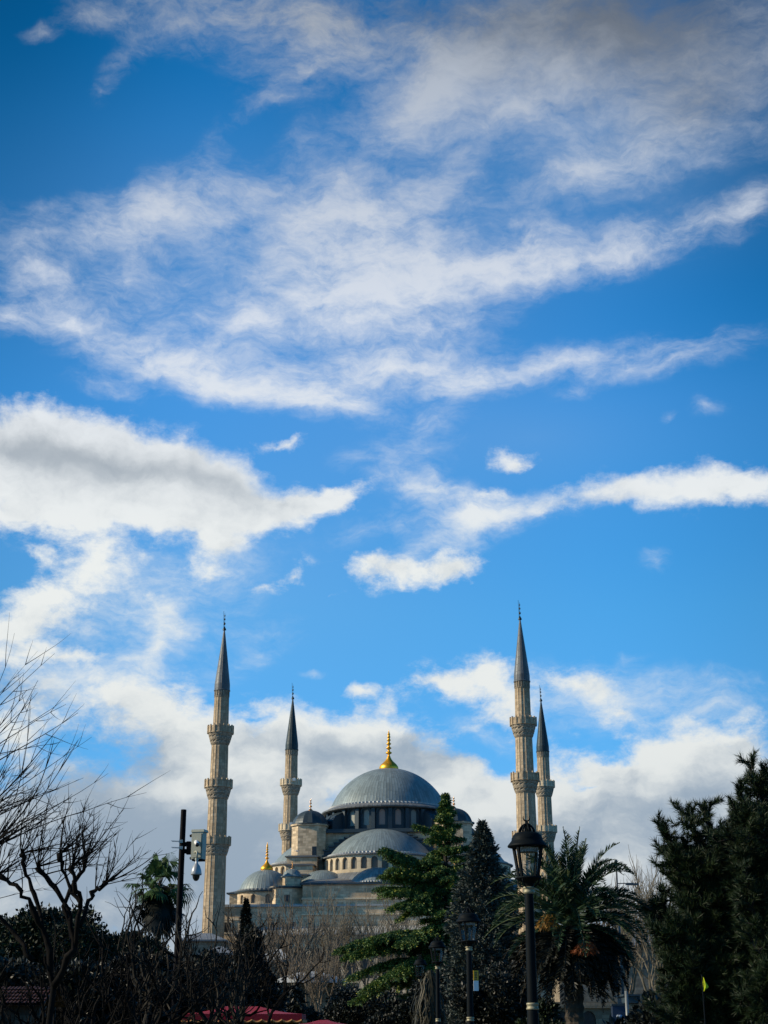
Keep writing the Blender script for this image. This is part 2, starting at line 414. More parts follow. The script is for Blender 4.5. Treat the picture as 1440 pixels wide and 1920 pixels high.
def lead(name, c, seam=.55, rough=.5, sheet=1.7):
    """sheets of lead laid in strips; u counts strips, v runs up them in metres"""
    m, N, b, out = material(name)
    uv = N.node('ShaderNodeUVMap')
    u, v, _ = N.sep(uv.outputs[0])
    fu = N.math('FLOOR', u)
    wn0 = N.node('ShaderNodeTexWhiteNoise', noise_dimensions='1D'); N.put(wn0.inputs['W'], fu)
    vv = N.math('ADD', N.math('DIVIDE', v, sheet), N.math('MULTIPLY', wn0.outputs['Value'], 5.0))
    wn = N.node('ShaderNodeTexWhiteNoise', noise_dimensions='2D'); N.put(wn.inputs['Vector'], N.xyz(fu, N.math('FLOOR', vv), 0))
    line = N.math('MAXIMUM', N.smooth(N.math('ABSOLUTE', N.math('SUBTRACT', N.math('FRACT', u), .5)), .36, .48),
                  N.math('MULTIPLY', N.smooth(N.math('ABSOLUTE', N.math('SUBTRACT', N.math('FRACT', vv), .5)), .46, .5), .6))
    g = N.node('ShaderNodeNewGeometry')
    n1 = N.noise(g.outputs['Position'], .35, 6, .62); n2 = N.noise(g.outputs['Position'], 2.2, 5, .65)
    tone = N.math('MULTIPLY_ADD', wn.outputs['Value'], .34, N.math('MULTIPLY_ADD', n1, .7, N.math('MULTIPLY_ADD', n2, .5, .22)))
    col = N.mix(1.0, c, N.xyz(tone, tone, tone), 'MULTIPLY')
    col = N.mix(N.math('MULTIPLY', line, seam), col, tuple(q * .42 for q in c))
    N.l.new(col, b.inputs['Base Color'])
    b.inputs['Roughness'].default_value = rough; b.inputs['Metallic'].default_value = .15; b.inputs['Specular IOR Level'].default_value = .35
    bump(N, b, N.math('ADD', line, N.math('MULTIPLY', n2, .6)), .5, .05)
    return m
def plain(name, c, rough=.6, metal=0.0, spec=.4, var=.25, scale=3.0, bmp=.15, coat=0.0):
    m, N, b, out = material(name)
    g = N.node('ShaderNodeNewGeometry')
    n1 = N.noise(g.outputs['Position'], scale, 6, .62); n2 = N.noise(g.outputs['Position'], scale * 9, 4, .6)
    t = N.math('MULTIPLY_ADD', N.math('ADD', n1, n2), var, 1 - var)
    N.l.new(N.mix(1.0, c, N.xyz(t, t, t), 'MULTIPLY'), b.inputs['Base Color'])
    N.put(b.inputs['Roughness'], N.math('MULTIPLY_ADD', n1, .3, rough - .15, clamp=True))
    b.inputs['Metallic'].default_value = metal; b.inputs['Specular IOR Level'].default_value = spec
    b.inputs['Coat Weight'].default_value = coat
    if bmp: bump(N, b, n2, bmp, .01)
    return m
def foliage(name, c1, c2, c3=None, rough=.55, trans=.0, clump=.9):
    """leaves: two hues mixed leaf by leaf and clump by clump"""
    m, N, b, out = material(name)
    g = N.node('ShaderNodeNewGeometry')
    n1 = N.noise(g.outputs['Position'], clump, 3, .6)
    f = N.math('MULTIPLY_ADD', g.outputs['Random Per Island'], .55, N.math('MULTIPLY', N.smooth(n1, .35, .65), .45))
    col = N.mix(f, c1, c2)
    if c3: col = N.mix(N.smooth(g.outputs['Random Per Island'], .90, .93), col, c3)
    N.l.new(col, b.inputs['Base Color'])
    b.inputs['Roughness'].default_value = rough; b.inputs['Specular IOR Level'].default_value = .3
    if trans:
        tr = N.node('ShaderNodeBsdfTranslucent'); N.l.new(col, tr.inputs[0])
        mx = N.node('ShaderNodeMixShader'); mx.inputs[0].default_value = trans
        N.l.new(b.outputs[0], mx.inputs[1]); N.l.new(tr.outputs[0], mx.inputs[2]); N.l.new(mx.outputs[0], out.inputs[0])
    return m
def bark(name, c, c2, spec=.25):
    m, N, b, out = material(name)
    g = N.node('ShaderNodeNewGeometry')
    n = N.noise(N.vmath('MULTIPLY', g.outputs['Position'], (1, 1, .3)), 9, 6, .65)
    n2 = N.noise(g.outputs['Position'], 1.2, 3, .5)
    col = N.mix(N.smooth(N.math('MULTIPLY_ADD', n2, .5, N.math('MULTIPLY', n, .5)), .38, .62), c, c2)
    N.l.new(col, b.inputs['Base Color']); b.inputs['Roughness'].default_value = .85
    b.inputs['Specular IOR Level'].default_value = spec
    bump(N, b, n, .7, .03)
    return m
def grille(name, c, n=7, dark=.35):
    """plaster window lattice, marked in the pane's own uv"""
    m, N, b, out = material(name)
    uv = N.node('ShaderNodeUVMap'); u, v, _ = N.sep(uv.outputs[0])
    def cell(q, k): return N.math('ABSOLUTE', N.math('SUBTRACT', N.math('FRACT', N.math('MULTIPLY', q, k)), .5))
    hole = N.math('MULTIPLY', N.smooth(cell(u, n), .40, .22), N.smooth(cell(v, n), .40, .22))
    g = N.node('ShaderNodeNewGeometry'); n1 = N.noise(g.outputs['Position'], 3, 3, .6)
    col = N.mix(N.math('MULTIPLY_ADD', n1, .3, hole, clamp=True), c, tuple(q * dark for q in c))
    N.l.new(col, b.inputs['Base Color']); b.inputs['Roughness'].default_value = .6
    return m

M_STONE = stone('pale_ashlar', (.64, .50, .335))
M_STONE_MIN = stone('minaret_ashlar', (.50, .385, .255), .5, 1.0, .30)
M_STONE_LOW = stone('old_wall_stone', (.26, .215, .155), .35, .7, .3)
M_STONE_TRIM = stone('trim_stone', (.70, .575, .40), .8, 1.6, .12)
M_STONE_CARVED = stone('carved_stone', (.38, .315, .23), .25, .35, .45)
M_LEAD = lead('dome_lead', (.22, .27, .275))
M_LEAD_FLAT = lead('roof_lead', (.19, .20, .205), .4)
M_LEAD_PALE = lead('pale_roof_lead', (.42, .43, .42), .3)
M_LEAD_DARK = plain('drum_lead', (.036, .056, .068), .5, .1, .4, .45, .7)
M_LEAD_SPIRE = lead('spire_lead', (.125, .135, .14), .5, .5, 1.2)
M_LEAD_SPIRE2 = lead('slate_spire_lead', (.020, .040, .048), .5, .5, 1.2)
M_GOLD = plain('gilt', (1.0, .50, .04), .38, .75, .5, .12, 2.0, .05)
M_COPPER = plain('gilt_copper', (.85, .42, .15), .32, 1.0, .5, .15, 2.0, .05)
M_BRONZE = plain('dark_bronze', (.035, .05, .055), .4, .6, .5, .2, 3.0, .05)
M_PANE = grille('window_lattice', (.46, .48, .42))
M_PANE_PINK = grille('rosy_window_lattice', (.62, .42, .34))
M_PANE_BROWN = grille('stone_window_lattice', (.20, .185, .15), 6)
M_GALWIN = plain('dim_window', (.07, .062, .05), .4, 0, .4, .3)
M_DARKWIN = plain('dark_opening', (.012, .014, .016), .3, 0, .5, .1)
M_WHITE = plain('white_paint', (.78, .78, .75), .4, 0, .5, .1)

# ------------------------------------------------------------------ ground
def sheet(name, x0, x1, y0, y1, z, mat, nx=1, ny=1):
    m = MB()
    for i in range(nx):
        for j in range(ny):
            a, b = x0 + (x1 - x0) * i / nx, x0 + (x1 - x0) * (i + 1) / nx
            c, d = y0 + (y1 - y0) * j / ny, y0 + (y1 - y0) * (j + 1) / ny
            m.add([(a, c, z), (b, c, z), (b, d, z), (a, d, z)], [(0, 1, 2, 3)])
    return tag(m.build(name, mat), kind='structure')
M_GRASS = plain('park_grass', (.050, .062, .020), .85, 0, .1, .75, .35, .6)
M_PAVE = stone('paving', (.20, .19, .17), .4, .6, .2)
sheet('ground', -2500, 2500, -600, 4000, 0.0, M_GRASS)
sheet('path', -1.5, 5.5, -30, 136, .004, M_PAVE)
sheet('plaza', -90, 100, 141, 400, .004, M_PAVE)

# ------------------------------------------------------------------ mosque
MX, MY, MROT = 0.85, 259.0, math.radians(-6.5)
mosque = thing('mosque', 'huge grey stone mosque with a ribbed lead dome and gold finial among four minarets', 'mosque', (MX, MY, 0), MROT)
rnd = random.Random(4)

def arch_bay(wall, pane, fn, s0, s1, z0, z1, w, sill, spring, depth, n=8, panemat_uv=True):
    """a bay of wall with an arched opening; fn(s, z, depth) gives the point"""
    sc, hw = (s0 + s1) / 2, w / 2
    inner = [(sc - hw, sill)]; outer = [(s0, z0)]
    for i in range(n + 1):
        a = math.pi * (1 - i / n)
        inner.append((sc + hw * math.cos(a), spring + hw * 1.15 * math.sin(a)))
        if i == 0: outer.append((s0, spring))
        elif i == n: outer.append((s1, spring))
        else: outer.append((s0 + (s1 - s0) * (i - 1) / (n - 2), z1))
    inner.append((sc + hw, sill)); outer.append((s1, z0))
    m = len(inner)
    vs = [fn(s, z, 0) for s, z in outer] + [fn(s, z, 0) for s, z in inner] + [fn(s, z, depth) for s, z in inner]
    fs = [(i, (i + 1) % m, m + (i + 1) % m, m + i) for i in range(m)]
    fs += [(m + i, m + (i + 1) % m, 2 * m + (i + 1) % m, 2 * m + i) for i in range(m)]
    wall.add(vs, fs)
    if pane is not None:
        H = spring + hw * 1.15 - sill
        pane.add([fn(s, z, depth * .85) for s, z in inner], [tuple(range(m))], [[((s - sc) / w + .5, (z - sill) / w) for s, z in inner]])

def cap(rim, height, z, n=12):
    R = (rim * rim + height * height) / (2 * height)
    th = math.asin(min(1, rim / R))
    if height > rim: th = math.pi - th
    pr = [(R * math.sin(th * (1 - i / n)), z + R * math.cos(th * (1 - i / n)) - (R - height)) for i in range(n)]
    return pr + [(.02, z + height)]

def scallops(m, r, z, n, c=(0, 0), a0=0, a1=2 * math.pi, s=.30):
    """the wavy row of lead rolls along a dome's edge"""
    m.lathe([(r - .1, z - s * .5, 0), (r + s * .5, z - s * .5, -.022), (r + s * .5, z + s * .4, -.022), (r - s * .6, z + s * .55, 0)], n * 2, c, a0, a1)

def finial(name, mat, parent, c, z, h, wide, onion=False):
    """balls on a rod, over a fluted onion where the photo shows one"""
    p = []
    zz = z
    if onion:
        for r, q in ((1.0, 0), (1.05, .03), (1.06, .07), (1.0, .11), (.86, .15), (.66, .19), (.47, .23), (.33, .27), (.23, .315), (.17, .36)):
            p.append((r * wide, z + q * h))
        zz = z + .36 * h; sizes = [.42, .36, .33, .28, .24, .20]
    else:
        p = [(wide, z), (wide * .95, z + .06 * h), (wide * .5, z + .14 * h), (wide * .25, z + .2 * h)]
        zz = z + .2 * h; sizes = [.8, .65, .5]
    rest = (z + h - zz) * .86; step = rest / sum(sizes)
    for q in sizes:
        L = q * step; r = q * wide * (.92 if onion else .75)
        thin = wide * .13
        p += [(thin, zz), (thin, zz + .3 * L), (r * .75, zz + .42 * L), (r, zz + .58 * L), (r * .75, zz + .74 * L), (thin, zz + .88 * L)]
        zz += L
    p += [(wide * .10, zz), (.004, z + h)]
    m = MB()
    k = int(len(p))
    if onion: m.lathe([(r, q, .07 if i < 8 else 0) for i, (r, q) in enumerate(p)], 40, c)
    else: m.lathe(p, 12, c)
    return m.build(name, mat, parent, True)

def main_dome():
    d = MB().lathe(cap(10.3, 7.3, 38.1, 20), 128, seams=112).build('dome', M_LEAD, mosque, True)
    r = MB().lathe([(11.0, 37.15), (11.75, 37.25), (11.8, 37.45), (10.35, 38.12)], 96, seams=96)
    r.build('dome_skirt', M_LEAD_FLAT, d)
    s = MB(); scallops(s, 10.45, 38.16, 96, s=.30); s.build('dome_edge', M_LEAD_PALE, d)
    finial('finial', M_GOLD, d, (0, 0), 45.05, zat(1368, 259) - 45.05, 1.5, True)
    # drum with its ring of windows
    dr = MB(); panes = []
    for k in range(24):
        a = -math.pi / 2 + 2 * math.pi * (k - .5) / 24; da = 2 * math.pi / 24
        fn = lambda s, z, dep: ((10.5 - dep) * math.cos(s / 10.5), (10.5 - dep) * math.sin(s / 10.5), z)
        p = MB(); arch_bay(dr, p, fn, a * 10.5, (a + da) * 10.5, 33.55, 37.3, 1.05, 34.35, 36.35, .22)
        panes.append((k, p))
    pil = dr
    for k in range(24):
        a = -math.pi / 2 + 2 * math.pi * (k + .5) / 24
        pil.box((10.75 * math.cos(a), 10.75 * math.sin(a), 35.3), (.75, .62, 3.5), a)
        f = -math.pi / 2 + 2 * math.pi * k / 24      # moulded heads over the windows
        for i in range(9):
            t = math.pi * i / 8
            x = 10.58; s = .85 * math.cos(t) / 10.5
            pil.box((x * math.cos(f + s), x * math.sin(f + s), 36.42 + .85 * math.sin(t)), (.22, .3, .3), f + s)
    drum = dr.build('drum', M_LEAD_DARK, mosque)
    for k, p in panes:
        if 6 < k < 18: continue
        p.build('window', M_PANE_PINK if k in (0, 1) else M_PANE, drum)
    for q in range(4):
        for off in (-3.4, 3.4):
            a = math.radians(45 + 90 * q + off)
            b = MB(); ca, sa = math.cos(a), math.sin(a)
            def pt(r, s, z): return (r * ca - s * sa, r * sa + s * ca, z)
            w = .62
            ring = [(10.4, 33.6), (13.3, 33.6), (13.3, 35.2), (12.5, 36.1), (11.6, 36.5), (10.4, 37.1)]
            vs = [pt(r, -w, z) for r, z in ring] + [pt(r, w, z) for r, z in ring]; n = len(ring)
            b.add(vs, [tuple(range(n - 1, -1, -1)), tuple(range(n, 2 * n))] + [(i, (i + 1) % n, n + (i + 1) % n, n + i) for i in range(n)])
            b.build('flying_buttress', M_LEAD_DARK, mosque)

def cube():
    c = MB().box((0, 0, 26.4), (22.6, 22.6, 13.0)).build('square_base', M_STONE, mosque)
    l = MB(); l.prism([(-12.6, -12.0), (12.6, -12.0), (12.6, 12.0), (-12.6, 12.0)], 32.92, 33.25)
    l.prism([(-11.9, -11.7), (11.9, -11.7), (11.9, 11.7), (-11.9, 11.7)], 33.25, 33.56)
    l.build('base_ledge', M_LEAD_DARK, mosque)
    # the great arches step down on each side in lead-covered blocks
    for q in range(4):
        ca, sa = math.cos(q * math.pi / 2), math.sin(q * math.pi / 2)
        for side in (-1, 1):
            st = MB()
            for i in range(9):
                x = side * (3.9 + i * .86); z = 24.6 + math.sqrt(max(0, 11.6 ** 2 - abs(x) ** 2)) * .72
                y = -11.85
                st.box((x * ca - y * sa, x * sa + y * ca, z / 2 + 12.6), (.88, 1.15, z - 25.2), q * math.pi / 2)
                st.box((x * ca - (y - .1) * sa, x * sa + (y - .1) * ca, z + .12), (1.02, 1.5, .22), q * math.pi / 2)
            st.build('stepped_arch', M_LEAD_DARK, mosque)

def half_dome(q):
    rot = q * math.pi / 2; base = -math.pi / 2 + rot
    c = (11.6 * math.cos(base), 11.6 * math.sin(base))
    a0, a1 = base - math.pi / 2, base + math.pi / 2
    d = MB().lathe(cap(8.7, 4.7, 28.7, 14), 72, c, a0, a1, seams=52).build('half_dome', M_LEAD, mosque, True)
    MB().lathe([(9.0, 28.3), (9.75, 28.36), (9.78, 28.52), (8.72, 28.75)], 48, c, a0, a1, seams=48).build('eave', M_LEAD_FLAT, d)
    s = MB(); scallops(s, 8.85, 28.82, 44, c, a0, a1, .26); s.build('dome_edge', M_LEAD_PALE, d)
    dr = MB(); n = 17; ps = []
    for k in range(n):
        s0, s1 = a0 + math.pi * k / n, a0 + math.pi * (k + 1) / n
        fn = lambda s, z, dep: (c[0] + (9.35 - dep) * math.cos(s / 9.35), c[1] + (9.35 - dep) * math.sin(s / 9.35), z)
        p = MB(); arch_bay(dr, p, fn, s0 * 9.35, s1 * 9.35, 25.6, 28.4, 1.08, 26.15, 27.45, .4)
        ps.append(p)
    drum = dr.build('half_dome_drum', M_STONE_TRIM, d)
    if q != 2:
        for p in ps: p.build('window', M_PANE_BROWN, d)
    # lead apron below the windows, down to the exedrae
    MB().lathe([(11.4, 23.6), (10.6, 24.6), (9.4, 25.62)], 40, c, a0, a1, seams=40).build('apron_roof', M_LEAD_FLAT, mosque, True)
    ca, sa = math.cos(rot), math.sin(rot)
    def L(x, y): return (x * ca - y * sa, x * sa + y * ca)
    bl = MB()
    poly = [L(*p) for p in ((-10.7, -11.5), (-10.7, -19.5), (-7.2, -23.2), (-5.6, -25.4), (5.6, -25.4), (7.2, -23.2), (10.7, -19.5), (10.7, -11.5))]
    front = [L(*p) for p in ((-10.7, -11.5), (-10.7, -25.5), (10.7, -25.5), (10.7, -11.5))]
    bl.prism(front, 0, 23.25)
    b = bl.build('exedra_block', M_STONE, mosque)
    e = MB(); e.prism([L(*p) for p in ((-11.1, -11.5), (-11.1, -25.95), (11.1, -25.95), (11.1, -11.5))], 23.25, 23.5); e.build('exedra_eave', M_LEAD_DARK, b)
    rf = MB(); z0, z1 = 23.5, 24.9
    A = [L(*p) for p in ((-10.9, -25.7), (10.9, -25.7), (10.9, -12), (-10.9, -12))]; B = [L(*p) for p in ((-8.5, -19.5), (8.5, -19.5), (8.5, -12), (-8.5, -12))]
    vs = [(*p, z0) for p in A] + [(*p, z1) for p in B]
    uv = lambda k: [(0, 0), (k, 0), (k, 4), (0, 4)]
    rf.add(vs, [(0, 1, 5, 4), (1, 2, 6, 5), (3, 0, 4, 7), (4, 5, 6, 7)], [uv(26), uv(16), uv(16), uv(20)])
    rf.build('exedra_roof', M_LEAD_FLAT, b)
    for x, y, r, h, an in ((.6, -20.9, 4.75, 2.5, 0), (-8.7, -17.8, 4.4, 2.5, -40), (8.7, -17.8, 4.4, 2.5, 40)):
        cc = L(x, y); aa = base + math.radians(an)
        xd = MB().lathe(cap(r, h, 23.75, 9), 40, cc, aa - math.pi * .62, aa + math.pi * .62, seams=34).build('exedra_dome', M_LEAD, b, True)
        s = MB(); scallops(s, r + .1, 23.72, 40, cc, aa - math.pi * .6, aa + math.pi * .6, .2); s.build('dome_edge', M_LEAD_PALE, xd)
    if q == 0:
        # blind arcade and windows of the front wall, 4 cm proud of it
        for k0 in (0, 17):
            wl = MB(); pn = MB()
            for k in range(k0, k0 + 9):
                s0 = -10.4 + k * .8
                fn = lambda s, z, dep: (s, -25.58 + dep, z)
                arch_bay(wl, pn, fn, s0, s0 + .8, 18.9, 21.0, .42, 19.15, 20.4, .35)
            w_ = wl.build('blind_arcade', M_STONE, b); pn.build('arcade_recess', M_PANE_BROWN, b)
        co = MB(); co.box((0, -25.66, 21.12), (21.6, .3, .24)); co.box((0, -25.66, 18.78), (21.6, .3, .22)); co.build('string_course', M_STONE_TRIM, b)

def turret(x, y):
    def chamfered(h, c): return [(x + p, y + q) for p, q in ((-h, -h + c), (-h + c, -h), (h - c, -h), (h, -h + c), (h, h - c), (h - c, h), (-h + c, h), (-h, h - c))]
    tb = MB(); tb.prism(chamfered(2.85, 1.25), 18, 34.02); tb.prism(chamfered(3.05, 1.3), 34.02, 34.3)
    t = tb.build('turret', M_STONE, mosque)
    n = 24
    pr = [(r, z) for r, z in cap(3.0, 2.55, 34.3, 9)]
    d = MB().lathe([(r, z, .055 if i < 8 else 0) for i, (r, z) in enumerate(pr)], n, (x, y), seams=n).build('turret_dome', M_LEAD_DARK, t, False)
    MB().lathe([(2.95, 34.22), (3.4, 34.26), (3.4, 34.42), (3.0, 34.5)], 24, (x, y), seams=24).build('eave', M_LEAD_DARK, t)
    finial('finial', M_COPPER, t, (x, y), 36.75, 2.1, .42)
    w = MB(); w.box((x + 1.2, y - 2.86, 29.7), (.75, .14, 1.7)); w.build('window', M_DARKWIN, t)

def corner(sx, sy):
    x, y = sx * 17.6, sy * 19.6
    dr = MB(); ps = []
    n = 12
    for k in range(n):
        s0, s1 = 2 * math.pi * k / n, 2 * math.pi * (k + 1) / n
        fn = lambda s, z, dep: (x + (4.6 - dep) * math.cos(s / 4.6), y + (4.6 - dep) * math.sin(s / 4.6), z)
        p = MB(); arch_bay(dr, p, fn, s0 * 4.6, s1 * 4.6, 20.2, 22.5, .85, 20.7, 21.6, .3); ps.append(p)
    drum = dr.build('corner_drum', M_STONE, mosque)
    if sy < 0:
        for p in ps: p.build('window', M_PANE_BROWN, drum)
    MB().lathe([(4.5, 22.42), (5.0, 22.48), (5.03, 22.66), (4.4, 22.85)], 36, (x, y), seams=36).build('eave', M_LEAD_DARK, drum)
    s = MB(); scallops(s, 4.62, 22.86, 44, (x, y), s=.2); s.build('dome_edge', M_LEAD_FLAT, drum)
    MB().lathe(cap(4.42, 3.45, 22.8, 12), 60, (x, y), seams=40).build('corner_dome', M_LEAD, drum, True)
    finial('finial', M_GOLD, drum, (x, y), 26.1, 4.5, .9, True)
    # octagonal buttress tower with its own little dome, between corner dome and exedra
    bx, by = sx * 13.5, sy * 22.6
    t = MB().lathe([(2.75, 0), (2.75, 22.9), (2.95, 22.95), (2.95, 23.2), (2.7, 23.25), (.1, 23.5)], 8, (bx, by), phase=math.radians(22.5)).build('buttress_tower', M_STONE, mosque)
    MB().lathe([(2.9, 22.85), (3.12, 22.95), (3.1, 23.1), (2.9, 23.16)], 8, (bx, by), phase=math.radians(22.5)).build('eave', M_LEAD_DARK, t)
    MB().lathe([(1.55, 23.3), (1.55, 24.7)], 8, (bx - sx * .6, by), phase=math.radians(22.5)).build('lantern', M_STONE, t)
    MB().lathe([(1.6, 24.66), (1.8, 24.7), (1.8, 24.82), (1.5, 24.9)] + cap(1.5, 1.15, 24.9, 7), 24, (bx - sx * .6, by), seams=18).build('lantern_dome', M_LEAD, t, True)
    finial('finial', M_COPPER, t, (bx - sx * .6, by), 26.0, 1.25, .26)
    w = MB(); w.box((bx - sx * .3, by + sy * 2.56, 21.3), (.8, .12, 1.0)); w.build('window', M_DARKWIN, t)
    # the buttress steps down from the turret to that tower
    bt = MB(); le = MB()
    for (y0, y1, zt, wd) in ((-13.2, -15.6, 28.6, 5.0), (-15.6, -17.9, 27.0, 4.4), (-17.9, -20.4, 25.2, 3.6)):
        yc = sy * abs((y0 + y1) / 2)
        bt.box((sx * 12.6, yc, zt / 2), (wd, abs(y1 - y0), zt))
        le.box((sx * 12.6, yc, zt + .1), (wd + .5, abs(y1 - y0) + .5, .2)); le.box((sx * 12.6, yc, zt + .25), (wd - .4, abs(y1 - y0) - .3, .12))
    b = bt.build('stepped_buttress', M_STONE, mosque); le.build('coping', M_LEAD_FLAT, b)

def body():
    w = MB(); w.box((0, 0, 10.0), (49.4, 50.4, 20.0)); W = w.build('wall', M_STONE, mosque)
    e = MB(); e.box((0, 0, 20.12), (50.4, 51.4, .24)); e.box((0, 0, 20.36), (49.0, 50.0, .2)); e.build('cornice', M_LEAD_PALE, W)
    c = MB(); c.box((0, 0, 18.2), (49.7, 50.7, .3)); c.build('string_course', M_STONE_TRIM, W)
    # lower galleries along the front, under a long pale lean-to roof
    zt, zb = 16.6, 15.7
    g = MB(); ps = []
    n = 15
    for k in range(n):
        s0 = -19 + k * 38 / n
        fn = lambda s, z, dep: (s, -29.6 + dep, z)
        p = MB(); arch_bay(g, p, fn, s0, s0 + 38 / n, 7.8, 15.6, 1.75, 9.2, 12.6, .6); ps.append(p)
    for k in range(n):
        s0 = -19 + k * 38 / n
        fn = lambda s, z, dep: (s, -29.6 + dep, z)
        p = MB(); arch_bay(g, p, fn, s0, s0 + 38 / n, 0, 7.8, 1.75, .9, 5.2, .6); ps.append(p)
    g.box((-19.2, -27.4, 7.8), (.4, 4.4, 15.6)); g.box((19.2, -27.4, 7.8), (.4, 4.4, 15.6))
    G = g.build('gallery', M_STONE, mosque)
    for p in ps: p.build('window', M_GALWIN, G)
    r = MB()
    r.add([(-19.9, -30.4, zb), (19.9, -30.4, zb), (19.9, -25.6, zt + .4), (-19.9, -25.6, zt + .4), (-19.9, -30.4, zb - .22), (19.9, -30.4, zb - .22), (19.9, -25.6, zb - .22), (-19.9, -25.6, zb - .22)],
          [(0, 1, 2, 3), (4, 5, 1, 0), (7, 6, 5, 4), (5, 6, 2, 1), (0, 3, 7, 4)], [[(0, 0), (48, 0), (48, 5), (0, 5)]] + [[(.5, 0), (.6, 0), (.6, .2), (.5, .2)]] * 4)
    r.build('gallery_roof', M_LEAD_PALE, G)
    wn = MB(); pn = []
    for sx in (-1, 1):
        for k in range(4):
            for z in (11.5, 16.9):
                x = sx * (20.3 + .0) + (k - 1.5) * 0 if False else sx * (12.2 + k * 3.4)
                if z < 12: continue
                fr = MB(); fr.box((x, -25.27, z + .1), (1.5, .16, 1.9)); f = fr.build('window_frame', M_STONE_TRIM, W)
                p = MB(); p.box((x, -25.36, z + .1), (1.05, .06, 1.45)); p.build('window', M_DARKWIN, f)
main_dome(); cube()
for q in range(4): half_dome(q)
for sx in (-1, 1):
    for sy in (-1, 1):
        turret(sx * 12.1, sy * 10.6); corner(sx, sy)
body()

# ------------------------------------------------------------------ minarets
def minaret(label, spire):
    YN = 234.0; t = thing('minaret', label, 'minaret', (0, 0, 0), 0, 'minarets at the corners of the mosque')
    r = lambda px, v: px * mpp(v, YN)
    z = lambda v: zat(v, YN)
    sh = MB()
    SEG = 16
    sections = [(0.0, 22.0, z(1604), 18.6), (z(1584), 18.2, z(1500), 17.2), (z(1477), 16.6, z(1398), 15.4), (z(1374), 14.6, z(1307), 13.6)]
    for (za, pa, zb, pb) in sections:
        ra, rb = pa * mpp(1550, YN), pb * mpp(1450, YN)
        ra = pa * .0838; rb = pb * .0845
        sh.lathe([(ra, za), (rb, zb)], SEG, seams=SEG)
        for k in range(SEG):       # slender ribs at the angles of the shaft
            a = 2 * math.pi * k / SEG
            sh.tube([(ra * math.cos(a), ra * math.sin(a), za), (rb * math.cos(a), rb * math.sin(a), zb)], .045, 4)
    sh.lathe([(2.5, 0), (2.5, 9.0), (1.8, 11.5)], 12)
    S = sh.build('shaft', M_STONE_MIN, t)
    for (vt, vp, vb, pt, pc) in ((1363, 1376, 1398, 24.3, 16.0), (1464, 1478, 1500, 25.6, 17.6), (1571, 1585, 1605, 26.3, 19.2)):
        k = .0842
        zt, zp, zb = z(vt), z(vp), z(vb)
        R, r0 = pt * k, pc * k
        # stalactite corbels: rings of points, each stepping out over the last
        cb = MB(); n = 5; pr = []
        for i in range(n):
            q = i / n; rr = r0 + (R * .95 - r0) * ((i + 1) / n) ** .75
            za = zb + (zp - zb) * q; zc = zb + (zp - zb) * (i + 1) / n
            rin = r0 + (R * .95 - r0) * (i / n) ** .75
            cb.lathe([(rin, za, .0), (rr, za + (zc - za) * .75, -.10 if i % 2 else .0), (rr, zc, 0.0)], 32, phase=(i % 2) * math.pi / 32)
        c = cb.build('corbel', M_STONE_CARVED, t)
        ba = MB()
        ba.lathe([(R * .94, zp - .02), (R * 1.03, zp + .02), (R * 1.03, zp + .16), (R, zp + .18), (R, zt - .14), (R * 1.02, zt - .12), (R * 1.02, zt), (R * .9, zt), (R * .9, zp + .05), (r0 * .8, zp + .05)], 16)
        for j in range(16):
            a = 2 * math.pi * j / 16
            ba.box((R * 1.0 * math.cos(a), R * 1.0 * math.sin(a), (zt + zp) / 2 + .08), (.2, .24, zt - zp + .22), a)
        ba.build('balcony', M_STONE_TRIM if spire is M_LEAD_SPIRE2 else M_STONE_MIN, t)
    # neck with small arched openings, then the lead spire
    zc, zn = z(1296), z(1307)
    k = .085
    nk = MB(); nk.lathe([(13.6 * k, zn), (13.6 * k, zc)], 32)
    for j in range(20):
        a = 2 * math.pi * j / 20
        nk.box((13.9 * k * math.cos(a), 13.9 * k * math.sin(a), (zn + zc) / 2), (.12, .16, zc - zn - .05), a)
    nk.lathe([(13.8 * k, zn - .14), (14.3 * k, zn - .1), (14.3 * k, zn + .02), (13.8 * k, zn + .06)], 32)
    nk.build('neck', M_STONE_CARVED, t)
    sp = MB(); zt = z(1181)
    prof = [(13.8 * k, zc - .05), (15.6 * k, zc), (15.6 * k, zc + .14), (14.8 * k, zc + .2)]
    for i in range(1, 13):
        q = i / 12; prof.append((14.8 * k * (1 - q) ** .97 + .10, zc + .2 + (zt - zc - .2) * q))
    sp.lathe(prof, 32, seams=16)
    sp.build('spire', spire, t, False)
    finial('finial', M_BRONZE, t, (0, 0), zt - .05, z(1148) - zt, .30)
    MB().tube([(-.12, 0, zt), (-.2, 0, zt + 3.2)], .03, 5).build('lightning_rod', M_BRONZE, t)
    return t
m1 = minaret('tall stone minaret beside the camera pole, nearer one on the left with three balconies', M_LEAD_SPIRE)
m1.location = (at(405.5, 1585, 234).x, 234, 0)
m2 = copy_thing(m1, 'tall stone minaret right behind the big street lamp, nearest and tallest in the view', (at(988, 1570, 227.5).x, 227.5, 0), .12)
m3 = minaret('smaller far minaret with a dark spire standing left of the main dome', M_LEAD_SPIRE2)
m3.location = (at(545, 1500, 287).x, 287, 0)
m4 = copy_thing(m3, 'smaller far minaret with a dark green spire, half hidden behind the nearest minaret', (at(1021, 1500, 289).x, 289, 0), .2)
for (u, v) in ((551.5, 1462), (546.5, 1545)):
    p = at(u, v, 285.2) - Vector(m3.location)
    f = MB(); f.box((p.x, p.y - .3, p.z), (.55, .35, .5)); f.build('floodlight', M_WHITE, m3)

